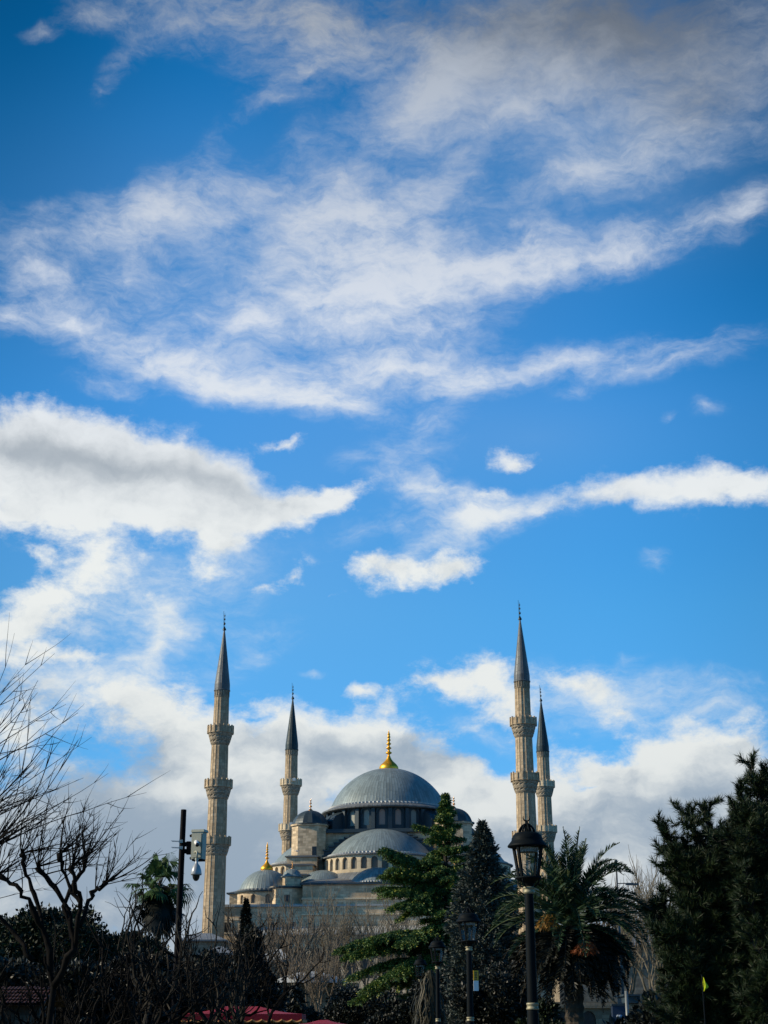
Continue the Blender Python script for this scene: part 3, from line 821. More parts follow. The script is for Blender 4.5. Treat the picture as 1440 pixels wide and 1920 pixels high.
# ------------------------------------------------------------------ plants
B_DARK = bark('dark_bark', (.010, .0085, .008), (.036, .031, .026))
B_BLACK = bark('black_bark', (.0045, .004, .0038), (.013, .0115, .010), .05)  # darker bark with very low specular, for the foreground bare trees
B_PALE = bark('pale_bark', (.085, .068, .048), (.17, .14, .10))
B_TWIG = bark('grey_brown_twigs', (.125, .108, .078), (.21, .18, .13))
B_RED = bark('reddish_twigs', (.125, .098, .070), (.21, .17, .125))
B_PALM = bark('palm_trunk', (.030, .024, .018), (.075, .06, .042))
F_CEDAR = foliage('cedar_needles', (.026, .075, .034), (.120, .190, .032), (.32, .32, .05), clump=.5)
F_SPRUCE = foliage('spruce_needles', (.026, .040, .033), (.072, .090, .074), (.16, .15, .13), clump=.6)
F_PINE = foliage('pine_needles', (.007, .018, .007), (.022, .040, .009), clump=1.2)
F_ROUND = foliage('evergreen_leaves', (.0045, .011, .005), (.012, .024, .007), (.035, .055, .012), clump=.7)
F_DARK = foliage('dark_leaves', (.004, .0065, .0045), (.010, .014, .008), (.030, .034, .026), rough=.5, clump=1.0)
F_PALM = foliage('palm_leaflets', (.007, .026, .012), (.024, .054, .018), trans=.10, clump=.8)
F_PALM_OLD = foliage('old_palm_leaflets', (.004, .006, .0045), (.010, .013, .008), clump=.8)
F_PALM_DEAD = foliage('dead_palm_leaves', (.016, .013, .009), (.038, .030, .018), clump=.8)
F_PALM_YELLOW = foliage('yellow_palm_leaf', (.30, .24, .03), (.42, .32, .06))
F_FAN = foliage('fan_palm_leaves', (.022, .062, .020), (.085, .14, .045), trans=.15, clump=.9)
F_FRUIT = foliage('orange_fruit', (.16, .034, .008), (.22, .06, .012))
F_FRUIT2 = foliage('amber_fruit', (.24, .11, .012), (.30, .16, .02))
F_WEEP = foliage('weeping_leaves', (.012, .012, .006), (.050, .044, .020), clump=1.6)

def V3(a): return np.array(a, dtype=float)
def bent(p, d, L, n, rr, wig, pull, rng):
    """a limb as a polyline: wanders by wig, drawn towards pull"""
    pts = [Vector(p)]; d = Vector(d).normalized()
    for i in range(n):
        d = (d + Vector(rng.normal(size=3)) * wig + Vector(pull) * (1.0 / n)).normalized()
        pts.append(pts[-1] + d * (L / n))
    return pts, d
def grow(mb, p, d, L, r, lv, cfg, rng):
    n = max(3, int(L / cfg.get('seg', .35)) + 1) if lv else max(3, cfg.get('tipseg', 4))
    n = min(n, 7)
    pts, dd = bent(p, d, L, n, r, cfg['wig'], cfg['pull'], rng)
    tip = r * (.62 if lv else .35)
    mb.tube(pts, [r + (tip - r) * i / n for i in range(n + 1)], 6 if r > .04 else (4 if r > .012 else 3))
    if lv == 0: return
    for k in range(cfg['kids'][lv - 1]):
        t = rng.uniform(cfg.get('from', .35), 1.0) if k else 1.0
        i = min(n - 1, int(t * n)); q = pts[i].lerp(pts[i + 1], t * n - i)
        ax = (pts[i + 1] - pts[i]).normalized()
        side = ax.orthogonal(); side.rotate(Matrix.Rotation(rng.uniform(0, 2 * math.pi), 3, ax))
        a = rng.uniform(*cfg['ang']) * (.5 if k == 0 else 1)
        nd = ax * math.cos(a) + side * math.sin(a)
        grow(mb, q, nd, L * rng.uniform(*cfg['len']), max(cfg.get('rmin', .004), r * rng.uniform(.45, .68) if k else r * .66), lv - 1, cfg, rng)

def bare_tree(name, label, base, h, r, cfg, lv, mat, seed, stems=1, group=None, spread=.35):
    rng = np.random.default_rng(seed)
    t = thing(name, label, 'tree', base, 0, group)
    tr = MB(); tw = MB()
    for s in range(stems):
        a = 2 * math.pi * s / stems + rng.uniform(0, 1)
        d = (spread * math.cos(a) if stems > 1 else rng.normal() * .05, spread * math.sin(a) if stems > 1 else 0, 1)
        L = h * cfg.get('trunk', .3)
        pts, dd = bent((.12 * math.cos(a) * (stems > 1), .12 * math.sin(a) * (stems > 1), -.05), d, L, 5, r, cfg.get('twig', .06), (0, 0, .2), rng)
        tr.tube(pts, [r * (1.25 - .45 * i / 5) for i in range(6)], 8)
        for k in range(cfg['first']):
            az = 2 * math.pi * k / cfg['first'] + rng.uniform(-.4, .4); up = rng.uniform(*cfg['up'])
            q = pts[-1] if k < 3 else pts[-2].lerp(pts[-1], rng.uniform(0, 1))
            grow(tw, q, (math.cos(az) * math.cos(up), math.sin(az) * math.cos(up), math.sin(up)), h * cfg['l0'] * rng.uniform(.8, 1.15), r * .62, lv, cfg, rng)
    tr.build('trunk', mat, t, True); tw.build('branches', mat, t)
    return t

def crown_points(clumps, n, rng, shell=.45):
    """leaf places in a set of ellipsoids (centre, radii), denser towards their outsides"""
    w = np.array([c[1][0] * c[1][1] + c[1][2] * c[1][0] for c in clumps]); w = w / w.sum()
    idx = rng.choice(len(clumps), n, p=w)
    C = np.array([c[0] for c in clumps])[idx]; R = np.array([c[1] for c in clumps])[idx]
    d = unit(rng.normal(size=(n, 3))); rad = rng.uniform(shell, 1.0, size=(n, 1)) ** .6 * (1 + .12 * rng.normal(size=(n, 1)))
    return C + d * R * rad, d
def leafy(name, label, cat, base, clumps, n, size, mat, seed, trunk_h, trunk_r, barkm=None, group=None, up=.3):
    rng = np.random.default_rng(seed); t = thing(name, label, cat, base, 0, group)
    P, d = crown_points(clumps, n, rng)
    A = unit(d * .7 + rng.normal(size=d.shape) * .7 + (0, 0, up)) * (size * rng.uniform(.6, 1.3, size=(n, 1)))
    quads('crown', mat, leaves(P, A, size * .55 * rng.uniform(.7, 1.2, size=n), rng), t)
    m = MB(); m.tube([(0, 0, -.05), (.05, 0, trunk_h * .5), (0, .04, trunk_h)], [trunk_r * 1.2, trunk_r, trunk_r * .7], 8)
    for c, r in clumps[:14]:
        m.tube([(0, 0, trunk_h * .75), (c[0] * .45, c[1] * .45, trunk_h * .5 + c[2] * .5), tuple(c)], [trunk_r * .6, trunk_r * .4, trunk_r * .2], 5)
    m.build('trunk', barkm or B_DARK, t)
    return t
def clump_ball(rx, ry, rz, zc, k, size, rng):
    out = []
    for i in range(k):
        d = unit(rng.normal(size=3)); d[2] = abs(d[2]) * .9 - .25 if rng.uniform() < .75 else d[2]
        q = rng.uniform(.45, .95)
        s = size * rng.uniform(.7, 1.3)
        out.append(((d[0] * rx * q, d[1] * ry * q, zc + d[2] * rz * q), (s, s, s * .75)))
    return out
def ground(u, Y, v=1900): p = at(u, v, Y); return Vector((p.x, Y, 0))

# ---- the cedar in front of the mosque: level boughs in tiers, each a flat spray that droops at its end
def cedar():
    Y = 90.0; g = ground(838, Y, 1700); rng = np.random.default_rng(11)
    t = thing('cedar_tree', 'tall green cedar with tiered boughs lit yellow green, covering the right of the domes', 'tree', g)
    H = zat(1488, Y)
    tr = MB(); tr.tube([(0, 0, 0), (.05, 0, H * .4), (-.05, 0, H * .8), (0, 0, H)], [.34, .24, .10, .015], 8); tr.build('trunk', B_DARK, t)
    P, A, W = [], [], []; bm = MB()
    def spray(pts, fat, dens, hang):
        """a flat drooping spray of twigs along a bough"""
        pp = V3(pts); n = len(pp) - 1; Lb = np.linalg.norm(pp[-1] - pp[0])
        az = math.atan2(pp[-1][1] - pp[0][1], pp[-1][0] - pp[0][0])
        for b in range(int((8 + Lb * 9) * dens)):
            s = rng.uniform(.12, 1.0) ** .8; x = s * n; j = min(n - 1, int(x)); p0 = pp[j] + (pp[j + 1] - pp[j]) * (x - j)
            sd = rng.choice([-1, 1]); an = az + sd * rng.uniform(.35, 1.3)
            l2 = fat * (.30 + .30 * Lb * (1 - .62 * s) * min(1, s * 2.5)) * rng.uniform(.5, 1.15)
            m = int(22 + l2 * 150); tt = rng.uniform(0, 1, m)
            q0 = p0 + np.stack([np.cos(an) * l2 * tt, np.sin(an) * l2 * tt, -hang * .9 * l2 * tt ** 1.8], 1)
            dr = rng.uniform(size=m) ** 2 * hang * (.15 + .35 * tt)
            q0 += rng.normal(size=(m, 3)) * (.06, .06, .035); q0[:, 2] -= dr
            dirs = np.stack([np.full(m, math.cos(an)), np.full(m, math.sin(an)), np.full(m, .05)], 1) + rng.normal(size=(m, 3)) * (.55, .55, .35)
            dirs[:, 2] -= (rng.uniform(size=m) < .45) * rng.uniform(.4, 1.5, m)
            P.append(q0); A.append(unit(dirs) * rng.uniform(.09, .19, size=(m, 1))); W.append(rng.uniform(.038, .065, m))
    def bough(tip, z0, arch, fat=1.0, dens=1.0, hang=.45, r=.05):
        n = 8; pts = []
        for q in range(n + 1):
            s = q / n; pts.append((tip[0] * s, tip[1] * s, z0 + (tip[2] - z0) * s + arch * math.sin(math.pi * s)))
        bm.tube(pts, [r * (1 - .8 * q / n) + .006 for q in range(n + 1)], 4); spray(pts, fat, dens, hang)
    # the boughs that give the tree its outline
    for (u, v, dy, v0, arch, fat, dens) in (
            (722, 1590, -.5, 1640, .15, .8, 1.7), (742, 1606, .5, 1648, .15, .8, 1.3), (735, 1628, -.9, 1655, .2, .8, 1.5), (722, 1640, .2, 1672, .3, .9, 1.4), (906, 1580, -.4, 1602, .1, .5, 1.2), (893, 1612, .4, 1640, .1, .6, 1.2), (775, 1545, -.3, 1572, .1, .45, 1.2),
            (728, 1672, -.8, 1690, .35, .9, 1.6), (712, 1664, .4, 1680, .2, .7, 1.2), (740, 1700, -1.2, 1700, .45, 1.0, 1.6), (758, 1720, .3, 1712, .5, 1.0, 1.5), (890, 1668, -.5, 1676, .2, .8, 1.3), (915, 1690, .6, 1700, .3, .9, 1.1), (770, 1700, -1.6, 1700, .4, 1.0, 1.4),
            (642, 1778, -.6, 1768, .5, .75, 2.2), (668, 1766, .8, 1760, .35, .7, 1.8), (655, 1790, -1.6, 1775, .4, .8, 1.8), (700, 1760, -2.2, 1756, .4, .9, 1.8), (690, 1785, 1.6, 1772, .4, .9, 1.6), (865, 1752, -2.0, 1758, .25, .7, 1.2), (900, 1745, -1.0, 1760, .2, .6, 1.1), (760, 1765, -3.0, 1752, .4, 1.0, 1.6),
            (665, 1830, -.8, 1800, .5, .9, 1.5), (700, 1850, -1.8, 1815, .6, 1.0, 1.5), (680, 1870, .8, 1835, .5, .9, 1.3), (740, 1830, -2.8, 1800, .6, 1.0, 1.5), (800, 1840, -3.2, 1805, .5, 1.0, 1.4)):
        tip = at(u, v, Y + dy) - g
        bough(tip, zat(v0, Y), arch, fat, dens)
    z = 2.2; i = 0
    while z < H - .12:
        f = (z - 2.2) / (H - 2.2)
        for _ in range(5):
            az = i * 2.39996 + rng.normal() * .3; i += 1
            ca, sa = math.cos(az), math.sin(az); zb = z + rng.uniform(-.25, .25)
            prof = np.interp(f, [0, .15, .30, .45, .60, .72, .82, .92, 1], [2.9, 2.7, 2.3, 2.1, 1.8, 1.3, .80, .34, .05])
            L = max(.08, prof * rng.uniform(.55, 1.15) * (1.12 if ca < 0 else .92))
            rise = np.interp(f, [0, .3, .7, 1], [-.05, .02, .16, .9])
            bough((ca * L, sa * L, zb + L * rise), zb, .10 * L, np.interp(f, [0, .6, .8, 1], [.9, .8, .55, .25]), 1.1, .40, .05 * (1 - .6 * f))
        z += np.interp(f, [0, .5, 1], [.66, .50, .22]) * rng.uniform(.75, 1.3)
    bm.build('branches', B_DARK, t)
    quads('foliage', F_CEDAR, leaves(np.concatenate(P), np.concatenate(A), np.concatenate(W), rng), t)
    return t

def spruce(name, label, base, H, R, n, mat, seed, low=.4, size=.15, group=None):
    rng = np.random.default_rng(seed); t = thing(name, label, 'tree', base, 0, group)
    tr = MB(); tr.tube([(0, 0, 0), (0, 0, H * .6), (0, 0, H)], [.2, .12, .012], 7); tr.build('trunk', B_DARK, t)
    P, A, W = [], [], []
    nb = int(n / 90)
    for i in range(nb):
        f = (i + .5) / nb; f = 1 - (1 - f) ** .62 if False else f ** .82
        z = low + (H - low) * f; az = i * 2.39996 + rng.normal() * .2
        L = R * np.interp(f, [0, .12, .40, .62, .80, .92, 1], [.9, 1.0, .88, .72, .42, .20, .04]) * rng.uniform(.66, 1.18)
        m = int(90 * (.4 + L / R))
        s = rng.uniform(0.1, 1, m) ** .6
        spread = .26 * L * (1 - .6 * s) + .05
        o = rng.normal(size=m) * spread * .6
        ca, sa = math.cos(az), math.sin(az)
        q = np.stack([ca * L * s - sa * o, sa * L * s + ca * o, z + L * (-.05 * s + .22 * s ** 2) + rng.normal(size=m) * .07 - np.abs(o) * .25], 1)
        d = np.stack([ca - sa * o * 2 / max(L, .2), sa + ca * o * 2 / max(L, .2), np.full(m, .25)], 1) + rng.normal(size=(m, 3)) * .55
        P.append(q); A.append(unit(d) * rng.uniform(.7, 1.4, size=(m, 1)) * size); W.append(rng.uniform(.3, .5, m) * size)
    # leader at the very top
    m = 160; zz = rng.uniform(H - .9, H + .1, m); a = rng.uniform(0, 6.28, m); rr = (H + .12 - zz) * .28
    P.append(np.stack([np.cos(a) * rr * .4, np.sin(a) * rr * .4, zz], 1)); A.append(unit(np.stack([np.cos(a), np.sin(a), np.full(m, .9)], 1)) * size); W.append(np.full(m, size * .3))
    quads('foliage', mat, leaves(np.concatenate(P), np.concatenate(A), np.concatenate(W), rng), t)
    return t

# ---- palms
def frond(P, A, W, start, az, lift, L, droop, rng, rach, n=46, leaf=.42, narrow=1.0):
    pts = []; d = Vector((math.cos(az) * math.cos(lift), math.sin(az) * math.cos(lift), math.sin(lift))); p = Vector(start)
    N = 12
    for i in range(N + 1):
        pts.append(p.copy()); p = p + d * (L / N); d = (d + Vector((0, 0, -droop / N * (.35 + 1.3 * i / N)))).normalized()
    rach.tube(pts, [.026 * (1 - .8 * i / N) + .004 for i in range(N + 1)], 4)
    pp = V3(pts)
    tang = unit(np.gradient(pp, axis=0)); side = unit(np.cross(tang, (0, 0, 1))); upv = np.cross(side, tang)
    for sgn in (-1, 1):
        s = np.linspace(.16, .995, n) + rng.normal(size=n) * .004
        x = np.clip(s * N, 0, N - .001); j = x.astype(int); fr = (x - j)[:, None]
        q = pp[j] * (1 - fr) + pp[np.minimum(j + 1, N)] * fr
        T, S, U = tang[j], side[j] * sgn, upv[j]
        ll = leaf * np.sin(np.clip(s * 1.05, 0, 1) * math.pi) ** .55 * rng.uniform(.8, 1.1, n) + .06
        dirs = unit(T * .75 + S * .75 * narrow + U * .42 + rng.normal(size=(n, 3)) * .10 + (0, 0, -.12))
        P.append(q); A.append(dirs * ll[:, None]); W.append(np.full(n, .030))

def date_palm():
    Y = 60.0; rng = np.random.default_rng(21); g = ground(1072, Y, 1760)
    t = thing('date_palm', 'stout date palm with arching fronds and orange fruit stalks, right of the big lamp', 'palm', g)
    zc = zat(1738, Y)
    tr = MB(); pr = []
    for i in range(34):
        z = zc * i / 33; pr.append((.33 + (.05 if i % 2 else 0) + .12 * max(0, z / zc - .8) * 4, z))
    tr.lathe(pr, 14, star=.06); tr.build('trunk', B_PALM, t)
    P, A, W = [], [], []; ra = MB()
    for i in range(96):
        f = i / 95.0
        lift = math.radians(np.interp(f, [0, .25, .6, 1], [84, 66, 42, 4])) + rng.normal() * .10
        az = i * 2.39996 + rng.normal() * .15
        frond(P, A, W, (.14 * math.cos(az), .14 * math.sin(az), zc + .35 * (1 - f)), az, lift, rng.uniform(2.9, 3.85), np.interp(f, [0, .2, .6, 1], [1.5, 2.1, 2.1, 1.6]) * rng.uniform(.8, 1.2), rng, ra, 62, .50)
    quads('fronds', F_PALM, leaves(np.concatenate(P), np.concatenate(A), np.concatenate(W) * 1.55, rng), t)
    ra.build('leaf_stalks', foliage_stalk, t)
    # the skirt of old drooping leaves
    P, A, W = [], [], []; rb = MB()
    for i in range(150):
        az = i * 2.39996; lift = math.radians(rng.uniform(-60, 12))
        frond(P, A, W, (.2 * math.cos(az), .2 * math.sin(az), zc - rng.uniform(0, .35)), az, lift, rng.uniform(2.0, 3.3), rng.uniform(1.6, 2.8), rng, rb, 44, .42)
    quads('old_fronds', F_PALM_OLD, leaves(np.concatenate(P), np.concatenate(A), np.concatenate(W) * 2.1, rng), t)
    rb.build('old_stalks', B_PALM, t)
    for (u, v, w, h, mat, lab) in ((1097, 1775, 23, 11, F_FRUIT, 'red orange hanging fruit stalks'), (1026, 1727, 20, 13, F_FRUIT2, 'amber yellow fruit stalks')):
        c = at(u, v, Y - 2.3) - g; n = 900; kk = mpp(v, Y)
        s = rng.uniform(0, 1, n); a = rng.uniform(-1, 1, n)
        q = np.array(c)[None] + np.stack([a * w * kk * (.4 + .6 * s), rng.normal(size=n) * .2, (.5 - s) * h * 2 * kk * (1 - .25 * a ** 2)], 1)
        d = unit(np.stack([a * .8, rng.normal(size=n) * .4, np.full(n, -.8)], 1) + rng.normal(size=(n, 3)) * .3) * .16
        o = quads('fruit_cluster', mat, leaves(q, d, np.full(n, .022), rng), t); o['label'] = lab
    P, A, W = [], [], []; ry = MB()      # one yellowing young leaf
    for u in (1052, 1048):
        c = at(u, 1660, Y - .5) - g
        frond(P, A, W, (c.x + .25, c.y, c.z - .6), math.pi * .8, 1.42, 1.75, .15, rng, ry, 40, .16, .5)
    ry.build('leaf_stalks', foliage_stalk, t)
    o = quads('young_frond', F_PALM_YELLOW, leaves(np.concatenate(P), np.concatenate(A), np.concatenate(W), rng), t); o['label'] = 'yellow upright young frond'
    return t
foliage_stalk = plain('leaf_stalk', (.10, .13, .05), .5, 0, .4, .2)

def fan_palm():
    Y = 100.0; rng = np.random.default_rng(31); g = ground(300, Y, 1660)
    t = thing('fan_palm', 'slender fan palm with a shaggy crown of fan leaves, just behind the camera pole', 'palm', g)
    zc = zat(1664, Y)
    MB().tube([(0, 0, 0), (.1, 0, zc * .5), (0, 0, zc)], [.28, .2, .2], 10).build('trunk', B_PALM, t)
    def fans(name, mat, n, l0, l1, plen, sz, sag):
        V = []; st = MB()
        for i in range(n):
            az = i * 2.39996 + rng.normal() * .2; lift = math.radians(rng.uniform(l0, l1)); pl = rng.uniform(*plen)
            d = V3((math.cos(az) * math.cos(lift), math.sin(az) * math.cos(lift), math.sin(lift)))
            p0 = V3((0, 0, zc)) + d * pl
            st.tube([(0, 0, zc), tuple(V3((0, 0, zc + .05)) + d * pl * .5), tuple(p0)], [.03, .022, .016], 4)
            side = unit(np.cross(d, (0, 0, 1))); up = np.cross(side, d)
            tilt = rng.normal() * .5
            for k in range(22):
                a = math.radians(-115 + 230 * k / 21); L = sz * rng.uniform(.8, 1.1) * (1 - .25 * (abs(a) / 2) ** 2)
                v = d * math.cos(a) + (side * math.cos(tilt) + up * math.sin(tilt)) * math.sin(a)
                w = np.cross(v, up); w = unit(w) * .065
                mid = p0 + v * L * .62 + (0, 0, -sag * .12 * L)
                tip = p0 + v * L * .9 + (0, 0, -sag * L * .5)
                V.append([p0, mid + w, tip, mid - w])
        o = quads(name, mat, np.array(V), t); st.build('leaf_stalks', B_PALM, t)
    fans('fan_leaves', F_FAN, 34, -28, 84, (.5, 1.85), 1.15, .9)
    fans('dead_leaves', F_PALM_OLD, 60, -88, -45, (.3, 2.4), 1.0, 1.1)
    return t

# ---- pines with tufts of needles at the ends of their shoots
def pine(name, label, base, limbs, tufts, seed, needle=.15, per=56):
    rng = np.random.default_rng(seed); t = thing(name, label, 'tree', base)
    tr = MB(); br = MB(); ends = []
    top = max(l[1][2] for l in limbs)
    tr.tube([(0, 0, 0), (.05, 0, top * .4), (-.03, 0, top * .78)], [.17, .13, .06], 8); tr.build('trunk', B_DARK, t)
    for (z0, tip, k) in limbs:
        tip = Vector(tip); st = Vector((0, 0, z0)); n = 7
        pts = [st.lerp(tip, i / n) + Vector((rng.normal() * .04, rng.normal() * .04, -.10 * tip.length * math.sin(math.pi * i / n) * .35)) for i in range(n + 1)]
        pts[0], pts[-1] = st, tip
        br.tube(pts, [.05 * (1 - .75 * i / n) for i in range(n + 1)], 5)
        ends.append((tip, (pts[-1] - pts[-2]).normalized()))
        for j in range(k):
            s = rng.uniform(.35, 1.0); x = s * n; i = min(n - 1, int(x)); q = pts[i].lerp(pts[i + 1], x - i)
            ax = (pts[i + 1] - pts[i]).normalized()
            d = (ax * .7 + Vector(rng.normal(size=3)) * .75 + Vector((0, 0, .3))).normalized()
            L = rng.uniform(.18, .55) * (1.25 - s * .5)
            p2, dd = bent(q, d, L, 4, .01, .15, (0, 0, .25), rng)
            br.tube(p2, [.016, .014, .011, .009, .006], 4); ends.append((p2[-1], dd))
            for _ in range(rng.integers(2, 5)):
                qq = p2[rng.integers(1, 4)]; d2 = (dd * .6 + Vector(rng.normal(size=3)) * .6 + Vector((0, 0, .35))).normalized()
                L2 = rng.uniform(.12, .3); p3, d3 = bent(qq, d2, L2, 3, .01, .1, (0, 0, .3), rng)
                br.tube(p3, [.010, .009, .007, .005], 3); ends.append((p3[-1], d3))
    br.build('branches', B_DARK, t)
    V = []
    for e, d in ends:
        m = int(per * rng.uniform(.7, 1.3)); d = V3(d)
        s = rng.uniform(0, 1, (m, 1))
        p0 = V3(e) - d * s * .20
        dirs = unit(d * (.75 + .2 * (1 - s)) + unit(rng.normal(size=(m, 3))) * .72)
        L = needle * rng.uniform(.7, 1.2, (m, 1)); w = unit(np.cross(dirs, rng.normal(size=(m, 3)))) * .0072
        V.append(np.stack([p0 - w, p0 + w, p0 + dirs * L], 1))
    quads('needles', F_PINE, np.concatenate(V), t, 3)
    return t

cedar()
spruce('spruce_tree', 'dark narrow spruce with greyish needles between the cedar and the big lamp', ground(908, 76, 1720), zat(1545, 76), 2.2, 52000, F_SPRUCE, 12, .5, .19)
date_palm(); fan_palm()

# the two pines at the right edge
def pine_limbs(rng, Y, base_u, tips, lower, zlow):
    g = ground(base_u, Y, 1700); out = []
    for (u, v, dy, k) in tips:
        p = at(u, v, Y + dy) - g; z0 = max(.6, p.z - abs(p.x) * .30 - .22)
        out.append((z0, tuple(p), k))
    return g, out
rng = np.random.default_rng(5)
tipsA = [(1282, 1524, 0, 9), (1328, 1528, .2, 8), (1252, 1562, -.2, 8), (1228, 1578, .1, 7), (1300, 1560, -.4, 9), (1345, 1580, .3, 9), (1262, 1606, .4, 8), (1240, 1630, -.3, 9),
         (1310, 1620, -.6, 10), (1232, 1690, 0, 10), (1270, 1665, .5, 10), (1330, 1660, -.5, 10), (1215, 1712, .1, 9), (1195, 1690, -.2, 7), (1300, 1700, -.8, 11), (1350, 1690, .5, 11),
         (1240, 1735, .3, 10), (1330, 1740, -.8, 11), (1270, 1770, -.4, 11), (1310, 1800, .4, 11), (1250, 1800, -.2, 9), (1345, 1790, -.8, 11), (1280, 1840, -.6, 10), (1330, 1860, -.5, 11), (1250, 1870, .4, 9)]
tipsA += [(rng.uniform(1255, 1430), rng.uniform(1610, 1760), rng.uniform(-1.1, 1.1), 11) for _ in range(46)] + [(rng.uniform(1235, 1430), rng.uniform(1740, 1905), rng.uniform(-1.1, 1.1), 11) for _ in range(60)]
tipsA += [(1360, 1575, .2, 9), (1375, 1600, -.4, 9), (1355, 1610, .5, 9), (1385, 1630, .3, 10)]
gA, LA = pine_limbs(rng, 28, 1345, tipsA, 0, 0)
pine('pine_tree', 'shorter dark pine with upright needle tufts, left one of the two at the right edge', gA, LA, 0, 41)
tipsB = [(1408, 1455, 0, 9), (1438, 1452, .3, 9), (1385, 1485, -.2, 9), (1425, 1480, .2, 10), (1400, 1515, .4, 10), (1372, 1530, -.2, 8), (1440, 1520, 0, 10), (1385, 1560, .2, 10), (1420, 1560, -.4, 11),
         (1440, 1590, .5, 11), (1395, 1600, -.6, 11), (1375, 1640, .2, 11), (1425, 1650, -.4, 11), (1400, 1690, -.8, 11), (1440, 1700, .2, 11)]
tipsB += [(rng.uniform(1375, 1500), rng.uniform(1540, 1700), rng.uniform(-1, 1), 11) for _ in range(40)] + [(rng.uniform(1372, 1500), rng.uniform(1660, 1905), rng.uniform(-1, 1), 11) for _ in range(50)]
tipsB += [(1368, 1545, .4, 8), (1360, 1562, -.5, 8)]
gB, LB = pine_limbs(rng, 27, 1455, tipsB, 0, 0)
pine('pine_tree', 'taller dark pine cut off by the right edge of the view', gB, LB, 0, 42)

# ---- bare pollarded trees on the left, with long whips sweeping up to the right
def whip(mb, p, d, L, r, rng, bend):
    n = 8; pts = [Vector(p)]; d = Vector(d).normalized()
    for i in range(n):
        d = (d + Vector(bend) / n + Vector(rng.normal(size=3)) * .035).normalized(); pts.append(pts[-1] + d * (L / n))
    mb.tube(pts, [r * (1 - .78 * i / n) for i in range(n + 1)], 4)
    return pts, d
def pollard(name, label, base_u, Y, skel, seed, nw, Lw, lean, group, thick=.038):
    rng = np.random.default_rng(seed); g = ground(base_u, Y, 1800); t = thing(name, label, 'tree', g, 0, group)
    tr = MB(); wm = MB()
    for path in skel:
        pts = [at(u, v, Y + dy) - g for (u, v, dy) in path]
        if path[0][1] > 1905: pts[0].z = 0
        fine = []
        for i in range(len(pts) - 1):
            for q in range(4):
                fine.append(pts[i].lerp(pts[i + 1], q / 4) + Vector(rng.normal(size=3)) * (.018 if q else .010))
        fine.append(pts[-1]); n = len(fine)
        r0 = thick * (1.25 if path[0][1] > 1800 else .85)
        rad = [(r0 + (.026 - r0) * i / (n - 1)) * rng.uniform(.75, 1.3) for i in range(n)]; rad[-1] = .048; rad[-2] *= 1.35
        tr.tube(fine, rad, 7, True)
        # whips from the knuckle and along the last stretch
        for k in range(nw):
            s = fine[-1] if k < nw * .6 else fine[rng.integers(n * 2 // 3, n)]
            a = math.radians(rng.uniform(*lean)); y = rng.normal() * .45
            d = (math.cos(a), y, math.sin(a))
            L = Lw * rng.uniform(.35, 1.05)
            pts2, dd = whip(wm, s, d, L, rng.uniform(.006, .013), rng, (rng.normal() * .35, rng.normal() * .2, rng.uniform(-.35, .85)))
            for j in range(rng.integers(3, 8)):
                i = rng.integers(2, 8); q = pts2[i]; ax = (pts2[i] - pts2[i - 1]).normalized()
                d2 = (ax + Vector(rng.normal(size=3)) * .45).normalized()
                p3, _ = whip(wm, q, d2, L * rng.uniform(.08, .40), .0048, rng, (.1, 0, .35))
    tr.build('trunk', B_BLACK, t, True); wm.build('shoots', B_BLACK, t)
    return t
GP = 'bare pollarded trees at the left'
pollard('bare_tree', 'big bare pollarded tree with long whips spreading up in front of the round evergreen', 95, 22, [
    [(90, 1960, 0), (100, 1850, 0), (88, 1760, .1), (60, 1700, 0), (30, 1660, -.1), (-5, 1640, 0)],
    [(100, 1850, 0), (140, 1780, -.2), (125, 1700, 0), (95, 1655, .1), (70, 1625, 0)],
    [(88, 1760, .1), (70, 1690, .3), (48, 1640, .4), (40, 1600, .3)],
    [(140, 1780, -.2), (150, 1700, -.3), (120, 1640, -.2), (112, 1600, -.3)],
    [(150, 1740, 0), (165, 1690, .2), (180, 1668, .3), (198, 1655, .2)],
    [(140, 1780, .2), (120, 1700, .5), (150, 1640, .6), (160, 1610, .5)],
    [(60, 1800, 0), (20, 1740, .3), (-20, 1690, .2), (-50, 1650, 0)],
    [(150, 1700, -.3), (140, 1655, -.5), (135, 1625, -.5)],
    ], 51, 16, 1.1, (12, 105), GP)
pollard('bare_tree', 'bare tree at the left edge, its highest whips reaching in over the sky', -75, 19, [
    [(-80, 1980, 0), (-85, 1800, 0), (-90, 1680, .1), (-95, 1590, 0)],
    [(-90, 1680, 0), (-60, 1600, .3), (-50, 1540, .2)],
    [(-85, 1720, 0), (-40, 1640, -.3), (-20, 1590, -.3)],
    [(-85, 1620, 0), (-110, 1520, .3), (-90, 1440, .2)],
    ], 52, 16, 2.0, (22, 75), GP)
small = dict(wig=.24, pull=(0, 0, .75), kids=(4, 3, 4), ang=(.4, 1.0), len=(.48, .8), first=4, up=(.35, 1.15), l0=.33, trunk=.36, twig=.16, seg=.22, rmin=.004)
for k, (u, v, Y, r, seed, lab) in enumerate((
        (335, 1690, 30, .085, 61, 'small knotted bare tree with a pale twisted trunk, below the camera pole'),
        (238, 1690, 34, .08, 62, 'small bare twiggy tree left of the fan palm trunk'),
        (425, 1705, 31, .075, 63, 'small bare tree leaning over the red canopy, in front of the left minaret foot'),
        (190, 1760, 27, .075, 64, 'low bare crooked tree in front of the dark hedge at the left'),
        (20, 1790, 26, .07, 65, 'low bare crooked tree in the bottom left corner'))):
    h = zat(v, Y)
    bare_tree('bare_tree', lab, ground(u, Y, 1850), h * 1.02, r, small, 3, B_BLACK if k != 0 else bark('lichened_bark', (.008, .007, .006), (.050, .045, .036), .08), seed, 2 if k in (0, 3) else 1, GP, .4)

